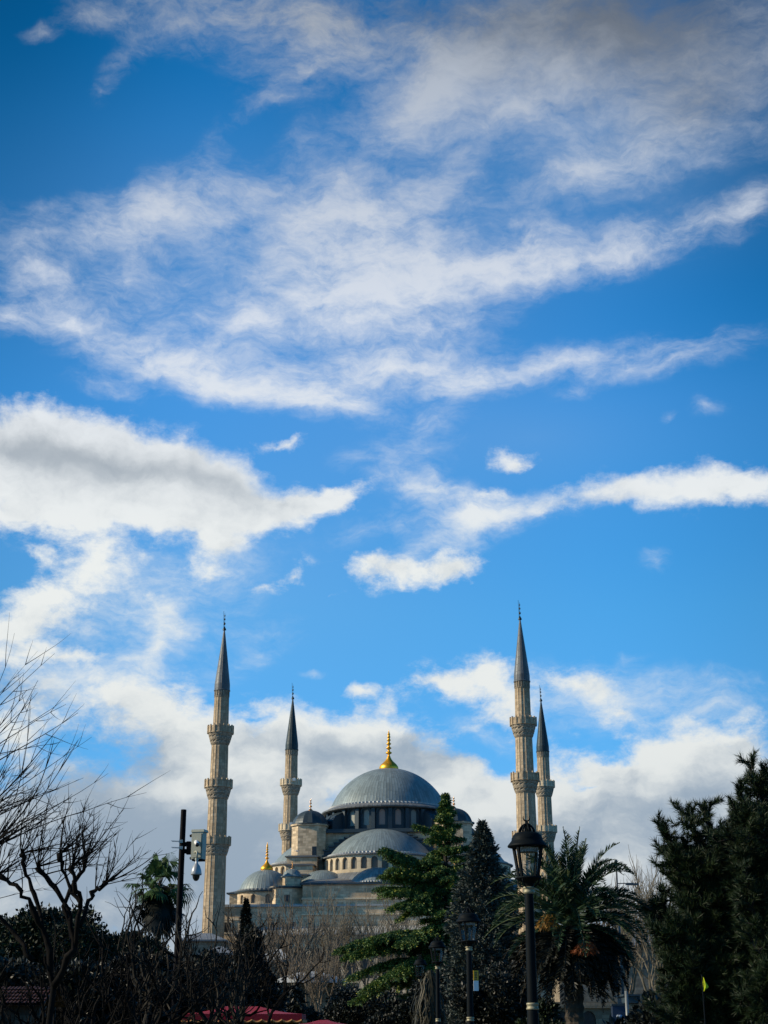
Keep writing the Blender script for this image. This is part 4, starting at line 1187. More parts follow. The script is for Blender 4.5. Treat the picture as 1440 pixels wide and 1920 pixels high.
# ---- bare trees before the mosque
GB = 'bare trees before the mosque'
twiggy = dict(wig=.10, pull=(0, 0, .85), kids=(6, 5, 4), ang=(.25, .75), len=(.5, .8), first=7, up=(.55, 1.25), l0=.33, trunk=.26, twig=.05, seg=.9, rmin=.013)
for (u, v, Y, r, seed, m, lab) in (
        (545, 1690, 150, .20, 71, B_RED, 'reddish bare tree with a pale trunk before the left end of the mosque wall'),
        (618, 1672, 185, .22, 72, B_TWIG, 'bare brown tree below the small half dome, second from the left'),
        (685, 1662, 188, .22, 73, B_TWIG, 'bare brown tree below the cedar tip, nearest the cedar'),
        (600, 1760, 135, .17, 74, B_RED, 'lower bare tree with spreading reddish branches over the domed gatehouse'),
        (500, 1735, 160, .16, 75, B_RED, 'thin bare tree behind the dark shrub at the left of the wall'),
        (1215, 1640, 120, .18, 76, B_TWIG, 'tall bare tree between the date palm and the pines'),
        (1165, 1630, 128, .18, 77, B_PALE, 'pale bare tree behind the right hand fronds of the date palm'),
        (740, 1700, 150, .16, 78, B_TWIG, 'bare tree half hidden behind the left boughs of the cedar')):
    bare_tree('bare_tree', lab, ground(u, Y, 1800), zat(v, Y), r, twiggy, 3, m, seed, 1, GB)

# ---- evergreens, shrubs and far trees
r_ = np.random.default_rng(77)
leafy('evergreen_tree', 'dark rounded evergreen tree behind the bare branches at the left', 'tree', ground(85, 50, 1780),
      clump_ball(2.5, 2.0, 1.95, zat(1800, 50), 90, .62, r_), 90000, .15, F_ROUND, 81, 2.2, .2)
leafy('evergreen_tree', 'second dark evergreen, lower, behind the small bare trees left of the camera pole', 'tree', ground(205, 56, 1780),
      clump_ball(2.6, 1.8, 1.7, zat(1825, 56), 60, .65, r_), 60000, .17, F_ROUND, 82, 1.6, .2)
leafy('dark_shrub', 'tall dark glossy leaved shrub left of the reddish bare tree', 'shrub', ground(470, 62, 1800),
      [((r_.normal() * .9 * (1 - q), r_.normal() * .8 * (1 - q), .8 + 4.3 * q), (.75 - .35 * q, .7 - .3 * q, .6)) for q in np.linspace(0, 1, 30)], 36000, .17, F_DARK, 83, 1.2, .1)
for (u, v, Y, w, seed, lab) in ((330, 1762, 44, 1.7, 84, 'black green shrub behind the camera pole foot'), (415, 1790, 47, 1.6, 85, 'black green shrub above the red canopy'),
                          (250, 1752, 42, 1.7, 86, 'black green shrub between the small bare trees, left of the canopy'), (150, 1765, 38, 1.6, 87, 'black green shrub under the round evergreen'),
                          (30, 1760, 40, 1.7, 88, 'black green shrub behind the tiled kiosk'), (520, 1850, 58, 1.5, 89, 'low dark shrub right of the pointed shrub')):
    zt = zat(v, Y)
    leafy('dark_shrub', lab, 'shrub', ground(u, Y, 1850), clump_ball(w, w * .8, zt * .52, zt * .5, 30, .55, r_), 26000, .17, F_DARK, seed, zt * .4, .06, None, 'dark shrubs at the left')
spruce('cypress_tree', 'small black columnar cypress before the left foot of the mosque', ground(461, 112, 1720), zat(1688, 112), .85, 12000, F_DARK, 90, 3.0, .2)
for (u, v, Y, w, seed, lab) in ((690, 1835, 100, 3.2, 91, 'dark evergreen shrub under the lowest cedar bough'), (850, 1800, 84, 2.6, 92, 'dark evergreen shrub at the foot of the spruce'),
                          (760, 1850, 78, 1.8, 97, 'dark evergreen shrub behind the row of small lamps'),
                          (950, 1800, 72, 2.2, 93, 'dark evergreen shrub behind the big lamp post'), (1010, 1885, 66, 1.2, 94, 'low dark green bush at the date palm foot'),
                          (1290, 1850, 45, 2.0, 95, 'dark bush under the left pine'), (1400, 1830, 42, 2.2, 96, 'dark bush at the right edge under the tall pine')):
    zt = zat(v, Y)
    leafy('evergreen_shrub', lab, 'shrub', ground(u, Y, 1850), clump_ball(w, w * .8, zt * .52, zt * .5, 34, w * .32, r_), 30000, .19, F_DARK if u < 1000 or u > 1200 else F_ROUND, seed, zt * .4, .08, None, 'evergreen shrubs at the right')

def weeping(u, v, Y):
    rng = np.random.default_rng(99); g = ground(u, Y, 1850); t = thing('weeping_shrub', 'olive brown weeping shrub with hanging strands behind the row of lamps', 'shrub', g)
    zt = zat(v, Y); MB().tube([(0, 0, 0), (.04, 0, zt * .9)], [.09, .05], 7).build('trunk', B_DARK, t)
    V = []
    for i in range(420):
        az = rng.uniform(0, 6.28); R = rng.uniform(.1, .75); n = 8; top = zt * rng.uniform(.62, 1.0); fall = top * rng.uniform(.4, 1.0)
        pts = []
        for s in np.linspace(0, 1, n):
            rr = R * min(1, s * 2.0) ** .7 + .12 * s
            pts.append(V3((math.cos(az) * rr + .06 * rng.normal(), math.sin(az) * rr, top + .25 * math.sin(min(1, s * 3) * math.pi) - max(0, s - .15) * fall)))
        w = V3((-math.sin(az), math.cos(az), rng.normal() * .4)) * rng.uniform(.012, .03)
        for a, b in zip(pts[:-1], pts[1:]): V.append([a - w, a + w, b + w, b - w])
    quads('hanging_strands', F_WEEP, np.array(V), t)
weeping(806, 1828, 70)

def far_wood():
    rng = np.random.default_rng(123); n = 60000
    az = rng.uniform(-.42, .42, n); D = rng.uniform(330, 372, n)
    h = 7 + 2.5 * np.sin(az * 60) + 1.5 * np.sin(az * 143 + 1)
    P = np.stack([np.sin(az) * D, np.cos(az) * D, rng.uniform(0, 1, n) ** .7 * h], 1)
    A = unit(rng.normal(size=(n, 3)) + (0, 0, .5)) * 1.1
    tag(quads('far_wood', F_ROUND, leaves(P, A, np.full(n, .7), rng)), 'low dark wood along the horizon behind the mosque', 'wood', None, 'stuff')
far_wood()

# ------------------------------------------------------------------ street lamps
M_IRON = plain('black_lamp_paint', (.005, .0075, .009), .6, .0, .07, .25, 6.0, .08)
M_IRON_PALE = plain('worn_pale_collar', (.30, .27, .17), .5, .2, .4, .3, 8.0)
def clear_glass(name):
    m, N, b, out = material(name)
    tr = N.node('ShaderNodeBsdfTransparent'); tr.inputs[0].default_value = (.95, .96, .96, 1)
    gl = N.node('ShaderNodeBsdfGlossy'); gl.inputs['Roughness'].default_value = .05; gl.inputs[0].default_value = (.8, .85, .9, 1)
    mx = N.node('ShaderNodeMixShader'); mx.inputs[0].default_value = .05
    N.l.new(tr.outputs[0], mx.inputs[1]); N.l.new(gl.outputs[0], mx.inputs[2]); N.l.new(mx.outputs[0], out.inputs[0])
    return m
M_GLASS = clear_glass('lamp_glass')
M_YELLOW = plain('yellow_placard', (.75, .42, .03), .5, 0, .4, .15)
M_LETTER = plain('sign_lettering', (.05, .045, .04), .6)

LAMP_Y = 28.0
def lamp(label):
    """measured on the nearest lamp: every height below comes from its rows in the photograph"""
    t = thing('street_lamp', label, 'street lamp', (0, 0, 0), 0, 'row of black street lamps along the path')
    z = lambda v: zat(v, LAMP_Y); k = mpp(1600, LAMP_Y)
    p = MB()
    p.lathe([(.30, 0), (.30, .10), (.24, .16), (.22, .55), (.17, .62), (.15, .9), (.112, 1.0), (10.6 * k, z(1900)), (9.6 * k, z(1893))], 16)
    p.lathe([(9.6 * k, z(1880)), (8.3 * k, z(1700)), (8.2 * k, z(1674))], 16)
    p.lathe([(9.0 * k, z(1894)), (9.0 * k, z(1879))], 12)
    P = p.build('post', M_IRON, t, True)
    c = MB()
    c.lathe([(9.4 * k, z(1893.5)), (11.4 * k, z(1893)), (11.4 * k, z(1890)), (10.2 * k, z(1889)), (10.2 * k, z(1885)), (11.2 * k, z(1884)), (11.2 * k, z(1881)), (9.2 * k, z(1880))], 20)
    c.build('collar', M_IRON_PALE, P, True)
    c = MB()
    c.lathe([(8.2 * k, z(1676)), (10.4 * k, z(1674)), (10.4 * k, z(1671)), (9.2 * k, z(1670)), (9.2 * k, z(1667)), (11.2 * k, z(1666)), (11.4 * k, z(1663.5)), (8.6 * k, z(1662.5))], 20)
    c.build('collar', M_IRON_PALE, P, True)
    b = MB()       # funnel with scrolls carrying the lantern
    b.lathe([(8.8 * k, z(1663)), (9.5 * k, z(1658)), (14 * k, z(1653)), (21 * k, z(1649)), (25.5 * k, z(1647.5)), (25.5 * k, z(1645.5)), (21.5 * k, z(1644)), (.01, z(1644))], 16)
    B = b.build('lantern_base', M_IRON, t, True)
    for q in range(4):
        a = math.pi / 4 + q * math.pi / 2 + .2
        s = MB(); s.tube([(r * k * math.cos(a), r * k * math.sin(a), z(v)) for r, v in ((11, 1664), (17, 1660), (21.5, 1654), (23.5, 1649))], .014, 6, True); s.build('scroll', M_IRON, B, True)
    r0, z0, r1, z1 = 21.5 * k, z(1644.5), 31 * k, z(1588)
    for q in range(4):
        a = math.pi / 4 + q * math.pi / 2 + .10
        m = MB(); ca, sa = math.cos(a), math.sin(a)
        for (da, w) in ((0, .034),):
            pts = [(r0 * ca, r0 * sa, z0), (r1 * ca, r1 * sa, z1)]
            m.tube(pts, [w * .9, w], 4, True)
        m.build('frame_bar', M_IRON, t)
        g = MB(); a2 = a + math.pi / 2; s0, s1 = .975, .975
        g.add([(r0 * s0 * math.cos(a), r0 * s0 * math.sin(a), z0), (r0 * s0 * math.cos(a2), r0 * s0 * math.sin(a2), z0), (r1 * s1 * math.cos(a2), r1 * s1 * math.sin(a2), z1), (r1 * s1 * math.cos(a), r1 * s1 * math.sin(a), z1)], [(0, 1, 2, 3)])
        g.build('pane', M_GLASS, t)
    cp = MB()
    cp.lathe([(.01, z(1590)), (28.5 * k, z(1590)), (37 * k, z(1588.5)), (37.6 * k, z(1586.5)), (35.5 * k, z(1583.5)), (32.5 * k, z(1580)), (30.2 * k, z(1577)), (29.2 * k, z(1574.5)), (29.6 * k, z(1573)), (28.6 * k, z(1571)), (26.5 * k, z(1566.5)), (22 * k, z(1562.5)), (15.5 * k, z(1560.5)), (.01, z(1560))], 40)
    cap_ = cp.build('cap', M_IRON, t, True)
    fr = MB()      # the frilled ring hanging below the cap
    fr.lathe([(19 * k, z(1598), 0), (19.6 * k, z(1594), -.10), (20 * k, z(1590), 0)], 48); fr.build('frill', plain('ring_of_glass_beads', (.30, .34, .34), .25, .2, .6), cap_)
    kn = MB()      # openwork crown: eight curved ribs meeting under the crescent
    for q in range(8):
        a = q * math.pi / 4 + .15
        kn.tube([(r * k * math.cos(a), r * k * math.sin(a), z(v)) for r, v in ((15, 1561), (14, 1556), (10, 1550), (5.5, 1546.5), (1.2, 1545))], .02, 5, True)
    kn.lathe([(5.5 * k, z(1548)), (4.5 * k, z(1545)), (2.6 * k, z(1542)), (1.5 * k, z(1539.5)), (.6 * k, z(1538.5))], 12)
    kn.lathe([(4 * k, z(1561)), (3 * k, z(1553)), (4 * k, z(1547))], 10)
    K = kn.build('crown', M_IRON, cap_, True)
    cr = MB(); pts = []; rad = []
    for i in range(21):
        a = math.radians(-90 - 118 + 236 * i / 20)
        pts.append((6.4 * k * math.cos(a), 0, z(1533.5) + 6.4 * k * math.sin(a) + .004)); rad.append(.004 + .011 * math.sin(math.pi * i / 20))
    cr.tube(pts, rad, 6, True); cr.build('crescent', M_IRON, cap_, True)
    return t
def lamp_xy(u, v_cap, Y):
    return (at(u, v_cap, Y).x, Y, 0)
first = lamp('nearest and biggest street lamp, black, with crescent on its cap before the right minaret')
first.location = lamp_xy(989, 1588, LAMP_Y); first.rotation_euler = (0, 0, .0)
def placard(t, yellow, off, z0, z1, w):
    zm = (z0 + z1) / 2
    m = MB().box((off, -.10, (z0 + zm) / 2), (w, .03, zm - z0)).build('placard', M_WHITE, t)
    m2 = MB(); m2.box((off, -.10, (zm + z1) / 2 + .002), (w, .032, z1 - zm)); c2 = m2.build('placard', M_YELLOW if yellow else M_IRON_PALE, t)
    c2['label'] = 'yellow upper board' if yellow else 'pale upper board'
    if yellow:
        b = MB()
        for i in range(5): b.box((off, -.119, zm + (z1 - zm) * (.14 + .17 * i)), (w * .55, .004, (z1 - zm) * .075))
        b.tube([(off, -.119, zm + (z1 - zm) * .1), (off, -.119, zm + (z1 - zm) * .9)], .008, 4)
        b.build('lettering', M_LETTER, c2)
    MB().box((off * .5, -.06, zm), (off, .03, .03)).build('bracket', M_IRON, t)
for (u, vc, Y, lab, yel) in ((878.5, 1729, 45, 'second nearest street lamp, in front of the spruce, with a yellow and white board', True),
                        (820, 1777, 64, 'third street lamp, dim against the cedar foot, between larger and smaller lamps', None),
                        (788, 1809, 82, 'fourth street lamp, with a short pale board on its post', False),
                        (764, 1832, 104, 'fifth street lamp, small, its lantern catching light, with a pale board', False),
                        (748, 1851, 128, 'sixth street lamp, tiny, at the far end of the row', None),
                        (676, 1886, 118, 'small far street lamp standing apart on the left below the long cedar bough', False)):
    c = copy_thing(first, lab, lamp_xy(u, vc, Y), .25, scale=1.0)
    h = zat(vc, Y); ref = zat(1588, LAMP_Y); c.scale = (1, 1, h / ref)
    if yel is not None:
        placard(c, yel, .16 if yel else .06, zat(1858 if yel else vc + 72, Y) * ref / h, zat(1820 if yel else vc + 52, Y) * ref / h, .15 if yel else .13)

# ------------------------------------------------------------------ camera pole
def camera_pole():
    Y = 36.0; k = mpp(1600, Y); top = at(344.5, 1518, Y)
    M_POLE = plain('black_pole_paint', (.003, .0025, .004), .6, .0, .05, .2)
    M_BOX = plain('grey_cabinet', (.36, .36, .28), .5, .1, .4, .15, 4.0, .05)
    M_CAM = plain('camera_grey', (.36, .37, .38), .35, .1, .5, .1)
    M_LENS = plain('camera_black', (.012, .012, .014), .15, 0, .6, .1)
    t = thing('camera_pole', 'tall black pole with a grey cabinet and surveillance cameras, before the left minaret', 'camera pole', (top.x, Y, 0))
    o = Vector((top.x, Y, 0)); q = lambda u, v, dy=0: at(u, v, Y + dy) - o
    MB().lathe([(.16, 0), (.16, .04), (.085, .06), (.082, 2.0), (.068, top.z - .01), (.06, top.z), (.001, top.z)], 16).build('pole', M_POLE, t, True)
    # brackets towards the cabinet, clamps and their long bolts
    b = MB()
    for v in (1583, 1596): c = q(351, v); b.box((c.x, c.y, c.z), (.20, .11, .10))
    c = q(354, 1590); b.box((c.x, 0, c.z), (.10, .16, .30))
    b.build('bracket', M_POLE, t)
    for v in (1578, 1590):
        c = q(340, v); cl = MB(); cl.box((c.x, c.y - .06, c.z), (.09, .05, .07))
        for dy in (-.09, .05): cl.tube([(.0, dy, c.z), (q(322, v).x, dy, c.z + .01)], .007, 5, True)
        cl.tube([(.0, -.09, c.z), (.0, .05, c.z)], .02, 6)
        cl.build('clamp', plain('zinc_bolts', (.42, .40, .36), .35, .6), t)
    # cabinet, turned a little so that its left side shows
    a, d = q(370, 1562), q(385, 1612)
    cx, w, h, zc = q(373.5, 1590).x, .285, a.z - d.z, (a.z + d.z) / 2
    rz = math.radians(-16)
    bx = MB().box((cx, -.10, zc), (w, .24, h), rz); CAB = bx.build('cabinet', M_BOX, t)
    ld = MB().box((cx + .012, -.10, a.z + .03), (w + .05, .29, .06), rz, .94); ld.build('cabinet_lid', M_BOX, CAB)
    MB().box((cx + .01, -.10, d.z - .02), (w * .9, .22, .05), rz).build('cabinet_foot', M_POLE, CAB)
    dr = MB().box((cx - .04, -.235, zc), (w - .05, .012, h - .06), rz); dr.build('cabinet_door', M_BOX, CAB)
    for v in (1568, 1610):
        c = q(359, v); st = MB(); st.tube([(c.x - .02, -.05, c.z), (c.x + .07, -.1, c.z + .02)], .035, 8, True); st.build('cable_gland', M_POLE, CAB, True)
    # small bullet camera
    e = q(371, 1583, 0); f = q(374, 1588, 0)
    bc = MB(); bc.tube([(e.x - .02, -.22, e.z + .03), (e.x + .0, -.32, e.z + .01), (f.x + .01, -.52, f.z - .01)], [.045, .055, .052], 14, True); BC = bc.build('bullet_camera', M_WHITE, t, True)
    MB().tube([(f.x + .0095, -.515, f.z - .0095), (f.x + .011, -.535, f.z - .012)], [.047, .047], 14, True).build('lens', M_LENS, BC, True)
    # dome camera hanging from a bent arm
    g0, g1, g2 = q(367, 1600), q(372, 1600), q(372.5, 1612)
    arm = MB(); arm.tube([(g0.x, -.22, g0.z), (g1.x - .01, -.32, g0.z + .01), (g2.x, -.36, g0.z - .02), (g2.x, -.36, g2.z)], .024, 10, True)
    arm.lathe([(.045, q(372, 1616).z), (.045, q(372, 1612).z)], 14, (g2.x, -.36)); arm.build('arm', M_BOX, t, True)
    zz = lambda v: q(372, v).z
    hs = MB(); hs.lathe([(.001, zz(1643.5)), (.125, zz(1643.5)), (.132, zz(1642)), (.118, zz(1635)), (.085, zz(1627)), (.045, zz(1623)), (.032, zz(1621)), (.032, zz(1613))], 24, (g2.x, -.36)); H = hs.build('dome_camera', M_CAM, t, True)
    MB().lathe([(.001, zz(1655)), (.04, zz(1654)), (.07, zz(1651)), (.085, zz(1647)), (.09, zz(1643.4))], 24, (g2.x, -.36)).build('dome_lens', M_LENS, H, True)
camera_pole()

# ------------------------------------------------------------------ red canopies
M_RED = plain('red_canvas', (.27, .008, .016), .6, 0, .3, .2, 2.0, .1)
M_TRIM = plain('orange_scalloped_trim', (.42, .20, .07), .7, 0, .3, .3, 6.0)
def canopy(label, u0, u1, v_top, v_eave, Y, depth, ridge=(.25, .7)):
    x0, x1 = at(u0, v_eave, Y).x, at(u1, v_eave, Y).x; zt, ze = zat(v_top, Y), zat(v_eave, Y)
    cx = (x0 + x1) / 2; t = thing('market_canopy', label, 'canopy', (cx, Y + depth / 2, 0), 0, 'red canopies of the street stalls')
    hw, hd = (x1 - x0) / 2, depth / 2; a, b = -hw + 2 * hw * ridge[0], -hw + 2 * hw * ridge[1]
    N = 14; m = MB(); vs = []; rng = random.Random(5)
    # a sagging hipped roof
    G = 18
    for j in range(G + 1):
        for i in range(G + 1):
            s, q = i / G, j / G
            x, y = -hw + 2 * hw * s, -hd + 2 * hd * q
            e = min(s / ridge[0], (1 - s) / (1 - ridge[1]), q * 2, (1 - q) * 2, 1.0)
            vs.append((x, y, ze + (zt - ze) * (e - .18 * math.sin(math.pi * e)) + rng.uniform(-.006, .006)))
    m.add(vs, [(j * (G + 1) + i, j * (G + 1) + i + 1, (j + 1) * (G + 1) + i + 1, (j + 1) * (G + 1) + i) for j in range(G) for i in range(G)])
    c = m.build('canvas', M_RED, t, True)
    v = MB(); per = [(-hw, -hd), (hw, -hd), (hw, hd), (-hw, hd), (-hw, -hd)]
    for (p, q) in zip(per[:-1], per[1:]):
        L = math.hypot(q[0] - p[0], q[1] - p[1]); n = max(8, int(L / .24)) * 6
        pts = [(p[0] + (q[0] - p[0]) * i / n, p[1] + (q[1] - p[1]) * i / n) for i in range(n + 1)]
        dz = [.15 + .05 * abs(math.sin(math.pi * i / 6)) for i in range(n + 1)]
        vv = [(x, y, ze) for x, y in pts] + [(x, y, ze - d) for (x, y), d in zip(pts, dz)]
        v.add(vv, [(i, i + 1, n + 2 + i, n + 1 + i) for i in range(n)])
    v.build('valance', M_RED, t)
    w = MB()
    for (p, q) in zip(per[:-1], per[1:]):
        L = math.hypot(q[0] - p[0], q[1] - p[1]); n = max(8, int(L / .24)) * 6
        w.tube([(p[0] + (q[0] - p[0]) * i / n, p[1] + (q[1] - p[1]) * i / n, ze - .15 - .05 * abs(math.sin(math.pi * i / 6))) for i in range(n + 1)], .028, 5)
    w.build('trim', M_TRIM, t)
    for sx in (-1, 1):
        for sy in (-1, 1): MB().tube([(sx * (hw - .06), sy * (hd - .06), 0), (sx * (hw - .06), sy * (hd - .06), ze)], .022, 8).build('leg', M_IRON_PALE, t)
canopy('larger red market canopy with a scalloped orange edge, at the bottom left of centre', 342, 566, 1886, 1901, 40, 2.2, (.30, .62))
canopy('smaller red canopy, only its top showing, right of the larger one', 560, 648, 1912, 1920, 37, 1.3, (.42, .6))

# ------------------------------------------------------------------ walls and small buildings before the mosque
def precinct_wall():
    Y = 142.0; t = thing('precinct_wall', 'long low weathered stone wall with a projecting coping and window openings, before the mosque', 'wall', (0, Y, 0))
    zt = zat(1884, Y); b = MB(); n = 60; ps = []
    for k in range(n):
        s0 = -75 + 150 * k / n
        p = MB(); arch_bay(b, p, lambda s, z, d: (s, d, z), s0, s0 + 150 / n, 0, zt - .3, 1.35, 1.5, 2.7, .4); ps.append(p)
    b.add([(-75, 1, 0), (75, 1, 0), (75, 1, zt - .3), (-75, 1, zt - .3)], [(0, 1, 2, 3)])
    b.build('wall', M_STONE_LOW, t)
    pp = MB()
    for p in ps: pp.add(p.v, p.f)
    grating = tag(pp.build('openings', M_DARKWIN, t), kind='stuff')
    c = MB().box((0, .45, zt - .15), (150.4, 1.6, .3)); c.box((0, .45, zt + .12), (150.1, 1.2, .24)); c.build('coping', M_STONE_LOW, t)
precinct_wall()
def annex(label, u0, u1, v_eave, v_ridge, Y, depth, wall, roof):
    x0, x1 = at(u0, v_eave, Y).x, at(u1, v_eave, Y).x; ze, zr = zat(v_eave, Y), zat(v_ridge, Y); cx, hw = (x0 + x1) / 2, (x1 - x0) / 2
    t = thing('outbuilding', label, 'building', (cx, Y, 0))
    W = MB().box((0, depth / 2, ze / 2), (hw * 2 - .8, depth, ze)).build('wall', wall, t)
    hd = depth / 2
    A = [(-hw, -.5), (hw, -.5), (hw, depth + .5), (-hw, depth + .5)]; r = min(hw, hd) * .8
    B = [(-hw + r, hd - .1), (hw - r, hd - .1), (hw - r, hd + .1), (-hw + r, hd + .1)]
    m = MB(); vs = [(*p, ze) for p in A] + [(*p, zr) for p in B] + [(*p, ze - .2) for p in A]
    uv = [(0, 0), (2 * hw / .8, 0), (2 * hw / .8 - 2, hd), (2, hd)]
    m.add(vs, [(0, 1, 5, 4), (1, 2, 6, 5), (2, 3, 7, 6), (3, 0, 4, 7), (4, 5, 6, 7), (8, 9, 1, 0), (9, 10, 2, 1), (11, 8, 0, 3), (11, 10, 9, 8)], [uv] * 4 + [[(0, 0)] * 4] * 5)
    m.build('roof', roof, t)
    n = max(2, int(hw * 2 / 3.2))
    for k in range(n):
        x = -hw + (k + .5) * 2 * hw / n
        f = MB().box((x, -.02, ze - 2.2), (1.3, .12, 1.9)).build('window_frame', M_STONE_LOW, W); MB().box((x, -.085, ze - 2.2), (.95, .05, 1.5)).build('window', M_GALWIN, f)
annex('stone outbuilding with a pale hipped roof left of the dark pointed shrub', 372, 440, 1787, 1770, 150, 9, M_STONE_LOW, M_LEAD_FLAT)
annex('stone outbuilding with a low pale roof right of the dark pointed shrub', 478, 552, 1800, 1776, 152, 8, M_STONE_LOW, M_LEAD_PALE)
annex('long stone building with a pale roof behind the camera pole', 330, 425, 1762, 1745, 190, 10, M_STONE_LOW, M_LEAD_FLAT)
annex('grey stone building behind the date palm and the bare trees at the right', 1040, 1330, 1772, 1742, 196, 10, M_STONE_LOW, M_LEAD_FLAT)
def gatehouse():
    Y = 139.0; g = ground(582, Y, 1860); zt = zat(1842, Y)
    t = thing('gatehouse', 'small stone gatehouse with a shallow domed roof under the reddish bare trees', 'gatehouse', g)
    b = MB(); ps = []
    for k in range(5):
        p = MB(); arch_bay(b, p, lambda s, z, d: (s, -2 + d, z), -4 + k * 1.6, -2.4 + k * 1.6, 0, zt - .4, 1.0, .1, 3.0, .4); ps.append(p)
    b.add([(-4, -2, 0), (-4, 2, 0), (-4, 2, zt - .4), (-4, -2, zt - .4)], [(0, 1, 2, 3)]); b.add([(4, -2, 0), (4, 2, 0), (4, 2, zt - .4), (4, -2, zt - .4)], [(0, 1, 2, 3)])
    W = b.build('wall', M_STONE_LOW, t)
    for p in ps: p.build('opening', M_DARKWIN, W)
    MB().box((0, 0, zt - .25), (8.7, 4.7, .3)).build('cornice', M_STONE_LOW, W)
    MB().lathe(cap(3.6, zat(1828, Y) - zt + .4, zt - .1, 8), 40, seams=28).build('dome', M_LEAD_PALE, t, True)
gatehouse()
def right_pavilion():
    Y = 88.0; x0, x1 = at(1172, 1880, Y).x, at(1262, 1880, Y).x; zt = zat(1868, Y); ze = zat(1881, Y); cx = (x0 + x1) / 2
    t = thing('pavilion', 'dark flat roofed pavilion on stone piers below the bare tree at the right', 'pavilion', (cx, Y, 0))
    w = x1 - x0
    MB().box((0, 1.2, (zt + ze) / 2), (w, 3.2, zt - ze)).box((0, 1.2, zt + .05), (w + .3, 3.5, .1)).build('roof', M_LEAD_DARK, t)
    for k in range(4): MB().box((-w / 2 + .3 + k * (w - .6) / 3, 0, ze / 2), (.34, .34, ze - .006)).build('pier', M_STONE_LOW, t)
    MB().box((0, 2.4, ze / 2 - .01), (w - .2, .2, ze - .04)).build('back_wall', M_STONE_LOW, t)
right_pavilion()
def tiled_kiosk():
    Y = 30.0; x0, x1 = at(-60, 1886, Y).x, at(88, 1886, Y).x; zr, ze = zat(1852, Y), zat(1886, Y); cx, hw = (x0 + x1) / 2, (x1 - x0) / 2
    t = thing('tiled_kiosk', 'small kiosk with a red tiled roof in the bottom left corner', 'kiosk', (cx, Y, 0))
    W = MB().box((0, .8, ze / 2), (hw * 2 - .3, 1.5, ze)).build('wall', plain('kiosk_boards', (.035, .026, .018), .7), t)
    m = MB(); n = 22
    for i in range(n):      # rows of half-round tiles
        x = -hw + (i + .5) * 2 * hw / n; r = hw / n
        for q in range(5):
            a0, a1 = q / 5, (q + 1) / 5 + .04
            p = lambda f: (-.3 + 1.1 * f, ze + (zr - ze) * f)
            (ya, za), (yb, zb) = p(a0), p(a1)
            m.tube([(x, ya, za + .03), (x, yb, zb + .012)], [r * .98, r * .8], 6)
    m.add([(-hw, -.3, ze), (hw, -.3, ze), (hw, .8, zr), (-hw, .8, zr)], [(0, 1, 2, 3)]); m.add([(-hw, 1.9, ze), (hw, 1.9, ze), (hw, .8, zr), (-hw, .8, zr)], [(3, 2, 1, 0)])
    m.build('tiled_roof', plain('roof_tiles', (.055, .018, .011), .7, 0, .3, .45, 5.0), t)
    for x in (-.35, .45):
        MB().box((x, .02, ze - .42), (.55, .05, .5)).build('shutter', plain('kiosk_shutter', (.05, .042, .03), .6), W)
tiled_kiosk()

# ------------------------------------------------------------------ posts, flag, gull
def flag():
    Y = 24.5; p = at(1316, 1831, Y); g = Vector((p.x, Y, 0)); t = thing('raised_flag', 'limp yellow green flag on a thin pole in front of the dark pines', 'flag', g)
    MB().tube([(0, 0, 0), (0, 0, p.z + .03)], .011, 6, True).build('pole', M_IRON, t)
    m = MB(); n = 8; k = mpp(1845, Y)
    ed = [(1, 1831, 1316), (1, 1838, 1317), (1, 1845, 1316.5), (1, 1852, 1316), (1, 1858, 1317)]
    vs, fs = [], []
    for i in range(9):
        q = i / 8; zl = p.z - 27 * k * q
        wid = k * np.interp(q, [0, .35, .7, .75, 1], [1.5, 5, 10.5, 10.5, 2.5])
        for j in range(5):
            s = j / 4; vs.append((.012 + wid * s, .03 * math.sin(s * 6 + q * 3), zl - (.0 if q < .7 else 0) + s * .05 * (q - .5)))
    for i in range(8):
        for j in range(4): fs.append((i * 5 + j, i * 5 + j + 1, (i + 1) * 5 + j + 1, (i + 1) * 5 + j))
    m.add(vs, fs); o = m.build('cloth', plain('lime_cloth', (.55, .62, .02), .7, 0, .2, .15), t, True)
    s = o.modifiers.new('thickness', 'SOLIDIFY'); s.thickness = .004
flag()
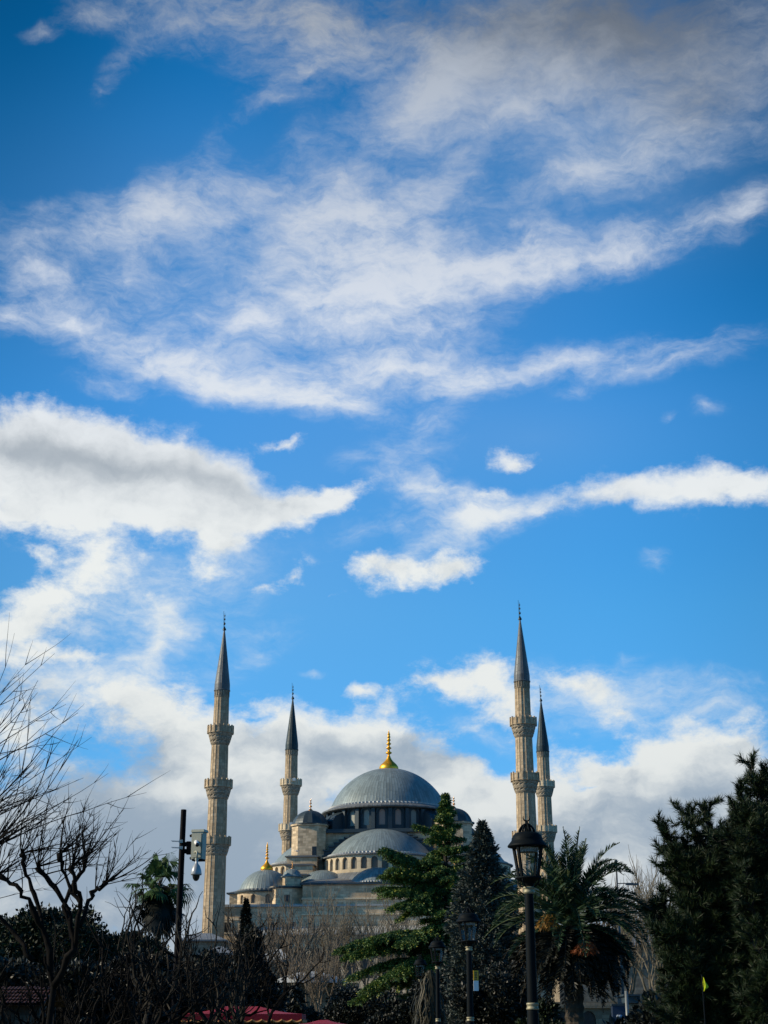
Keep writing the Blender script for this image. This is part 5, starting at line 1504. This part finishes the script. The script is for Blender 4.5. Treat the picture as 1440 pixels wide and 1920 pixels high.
def mast():
    Y = 90.0; p = at(1157, 1655, Y); t = thing('light_mast', 'thin grey street light mast with one arm, behind the right fronds of the date palm', 'street light', (p.x, Y, 0))
    m_ = plain('mast_grey', (.10, .105, .11), .5, .3)
    MB().tube([(0, 0, 0), (0, 0, zat(1615, Y))], [.09, .05], 10, True).build('pole', m_, t, True)
    a = at(1188, 1656, Y); MB().tube([(0, 0, a.z - .02), (a.x - p.x, 0, a.z)], .03, 8, True).build('arm', m_, t, True)
    MB().box((a.x - p.x - .1, 0, a.z - .06), (.75, .28, .11)).build('lamp_head', m_, t)
    MB().box((0, 0, zat(1620, Y)), (.12, .3, .5)).build('loudspeaker', m_, t)
mast()
def grey_post():
    Y = 70.0; p = at(1174, 1858, Y); t = thing('grey_post', 'plain pale grey metal post standing right of the date palm trunk', 'post', (p.x, Y, 0))
    MB().tube([(0, 0, 0), (0, 0, p.z)], .075, 12, True).build('post', plain('post_grey', (.20, .22, .22), .5, .3), t, True)
    MB().lathe([(.13, 0), (.13, .05), (.08, .07)], 12).build('foot', M_IRON, t)
grey_post()
def booth():
    Y = 74.0; p = at(1159, 1886, Y); t = thing('info_booth', 'small dark blue booth with a pale emblem, left of the grey post', 'booth', (p.x, Y, 0))
    B = MB().box((0, 0, p.z / 2), (.62, .5, p.z)).build('booth_body', plain('dark_blue_paint', (.018, .035, .075), .45), t)
    MB().box((0, 0, p.z + .04), (.70, .58, .08)).build('roof', M_LEAD_DARK, t)
    MB().lathe([(.001, p.z - .55), (.12, p.z - .55), (.15, p.z - .48), (.12, p.z - .41), (.001, p.z - .41)], 16, (0, -.27)).build('emblem', plain('pale_emblem', (.25, .33, .45), .5), B, True)
booth()
def gull():
    p = at(557, 1596, 230); t = thing('flying_gull', 'white gull gliding in front of the left corner turret', 'bird', p)
    b = MB(); b.tube([(-.32, 0, -.04), (-.2, 0, 0), (0, 0, .02), (.2, 0, .03), (.34, 0, .06)], [.02, .08, .11, .09, .03], 10, True); body_ = b.build('bird_body', M_WHITE, t, True)
    for s in (-1, 1):
        w = MB(); w.add([(-.1, s * .06, .03), (.14, s * .06, .04), (.12, s * .38, .16), (-.06, s * .38, .15), (.0, s * .72, .14), (-.12, s * .72, .13)], [(0, 1, 2, 3), (3, 2, 4, 5)])
        o = w.build('wing', M_WHITE, body_); m = o.modifiers.new('thickness', 'SOLIDIFY'); m.thickness = .02
    t.rotation_euler = (0, .1, .9)
gull()
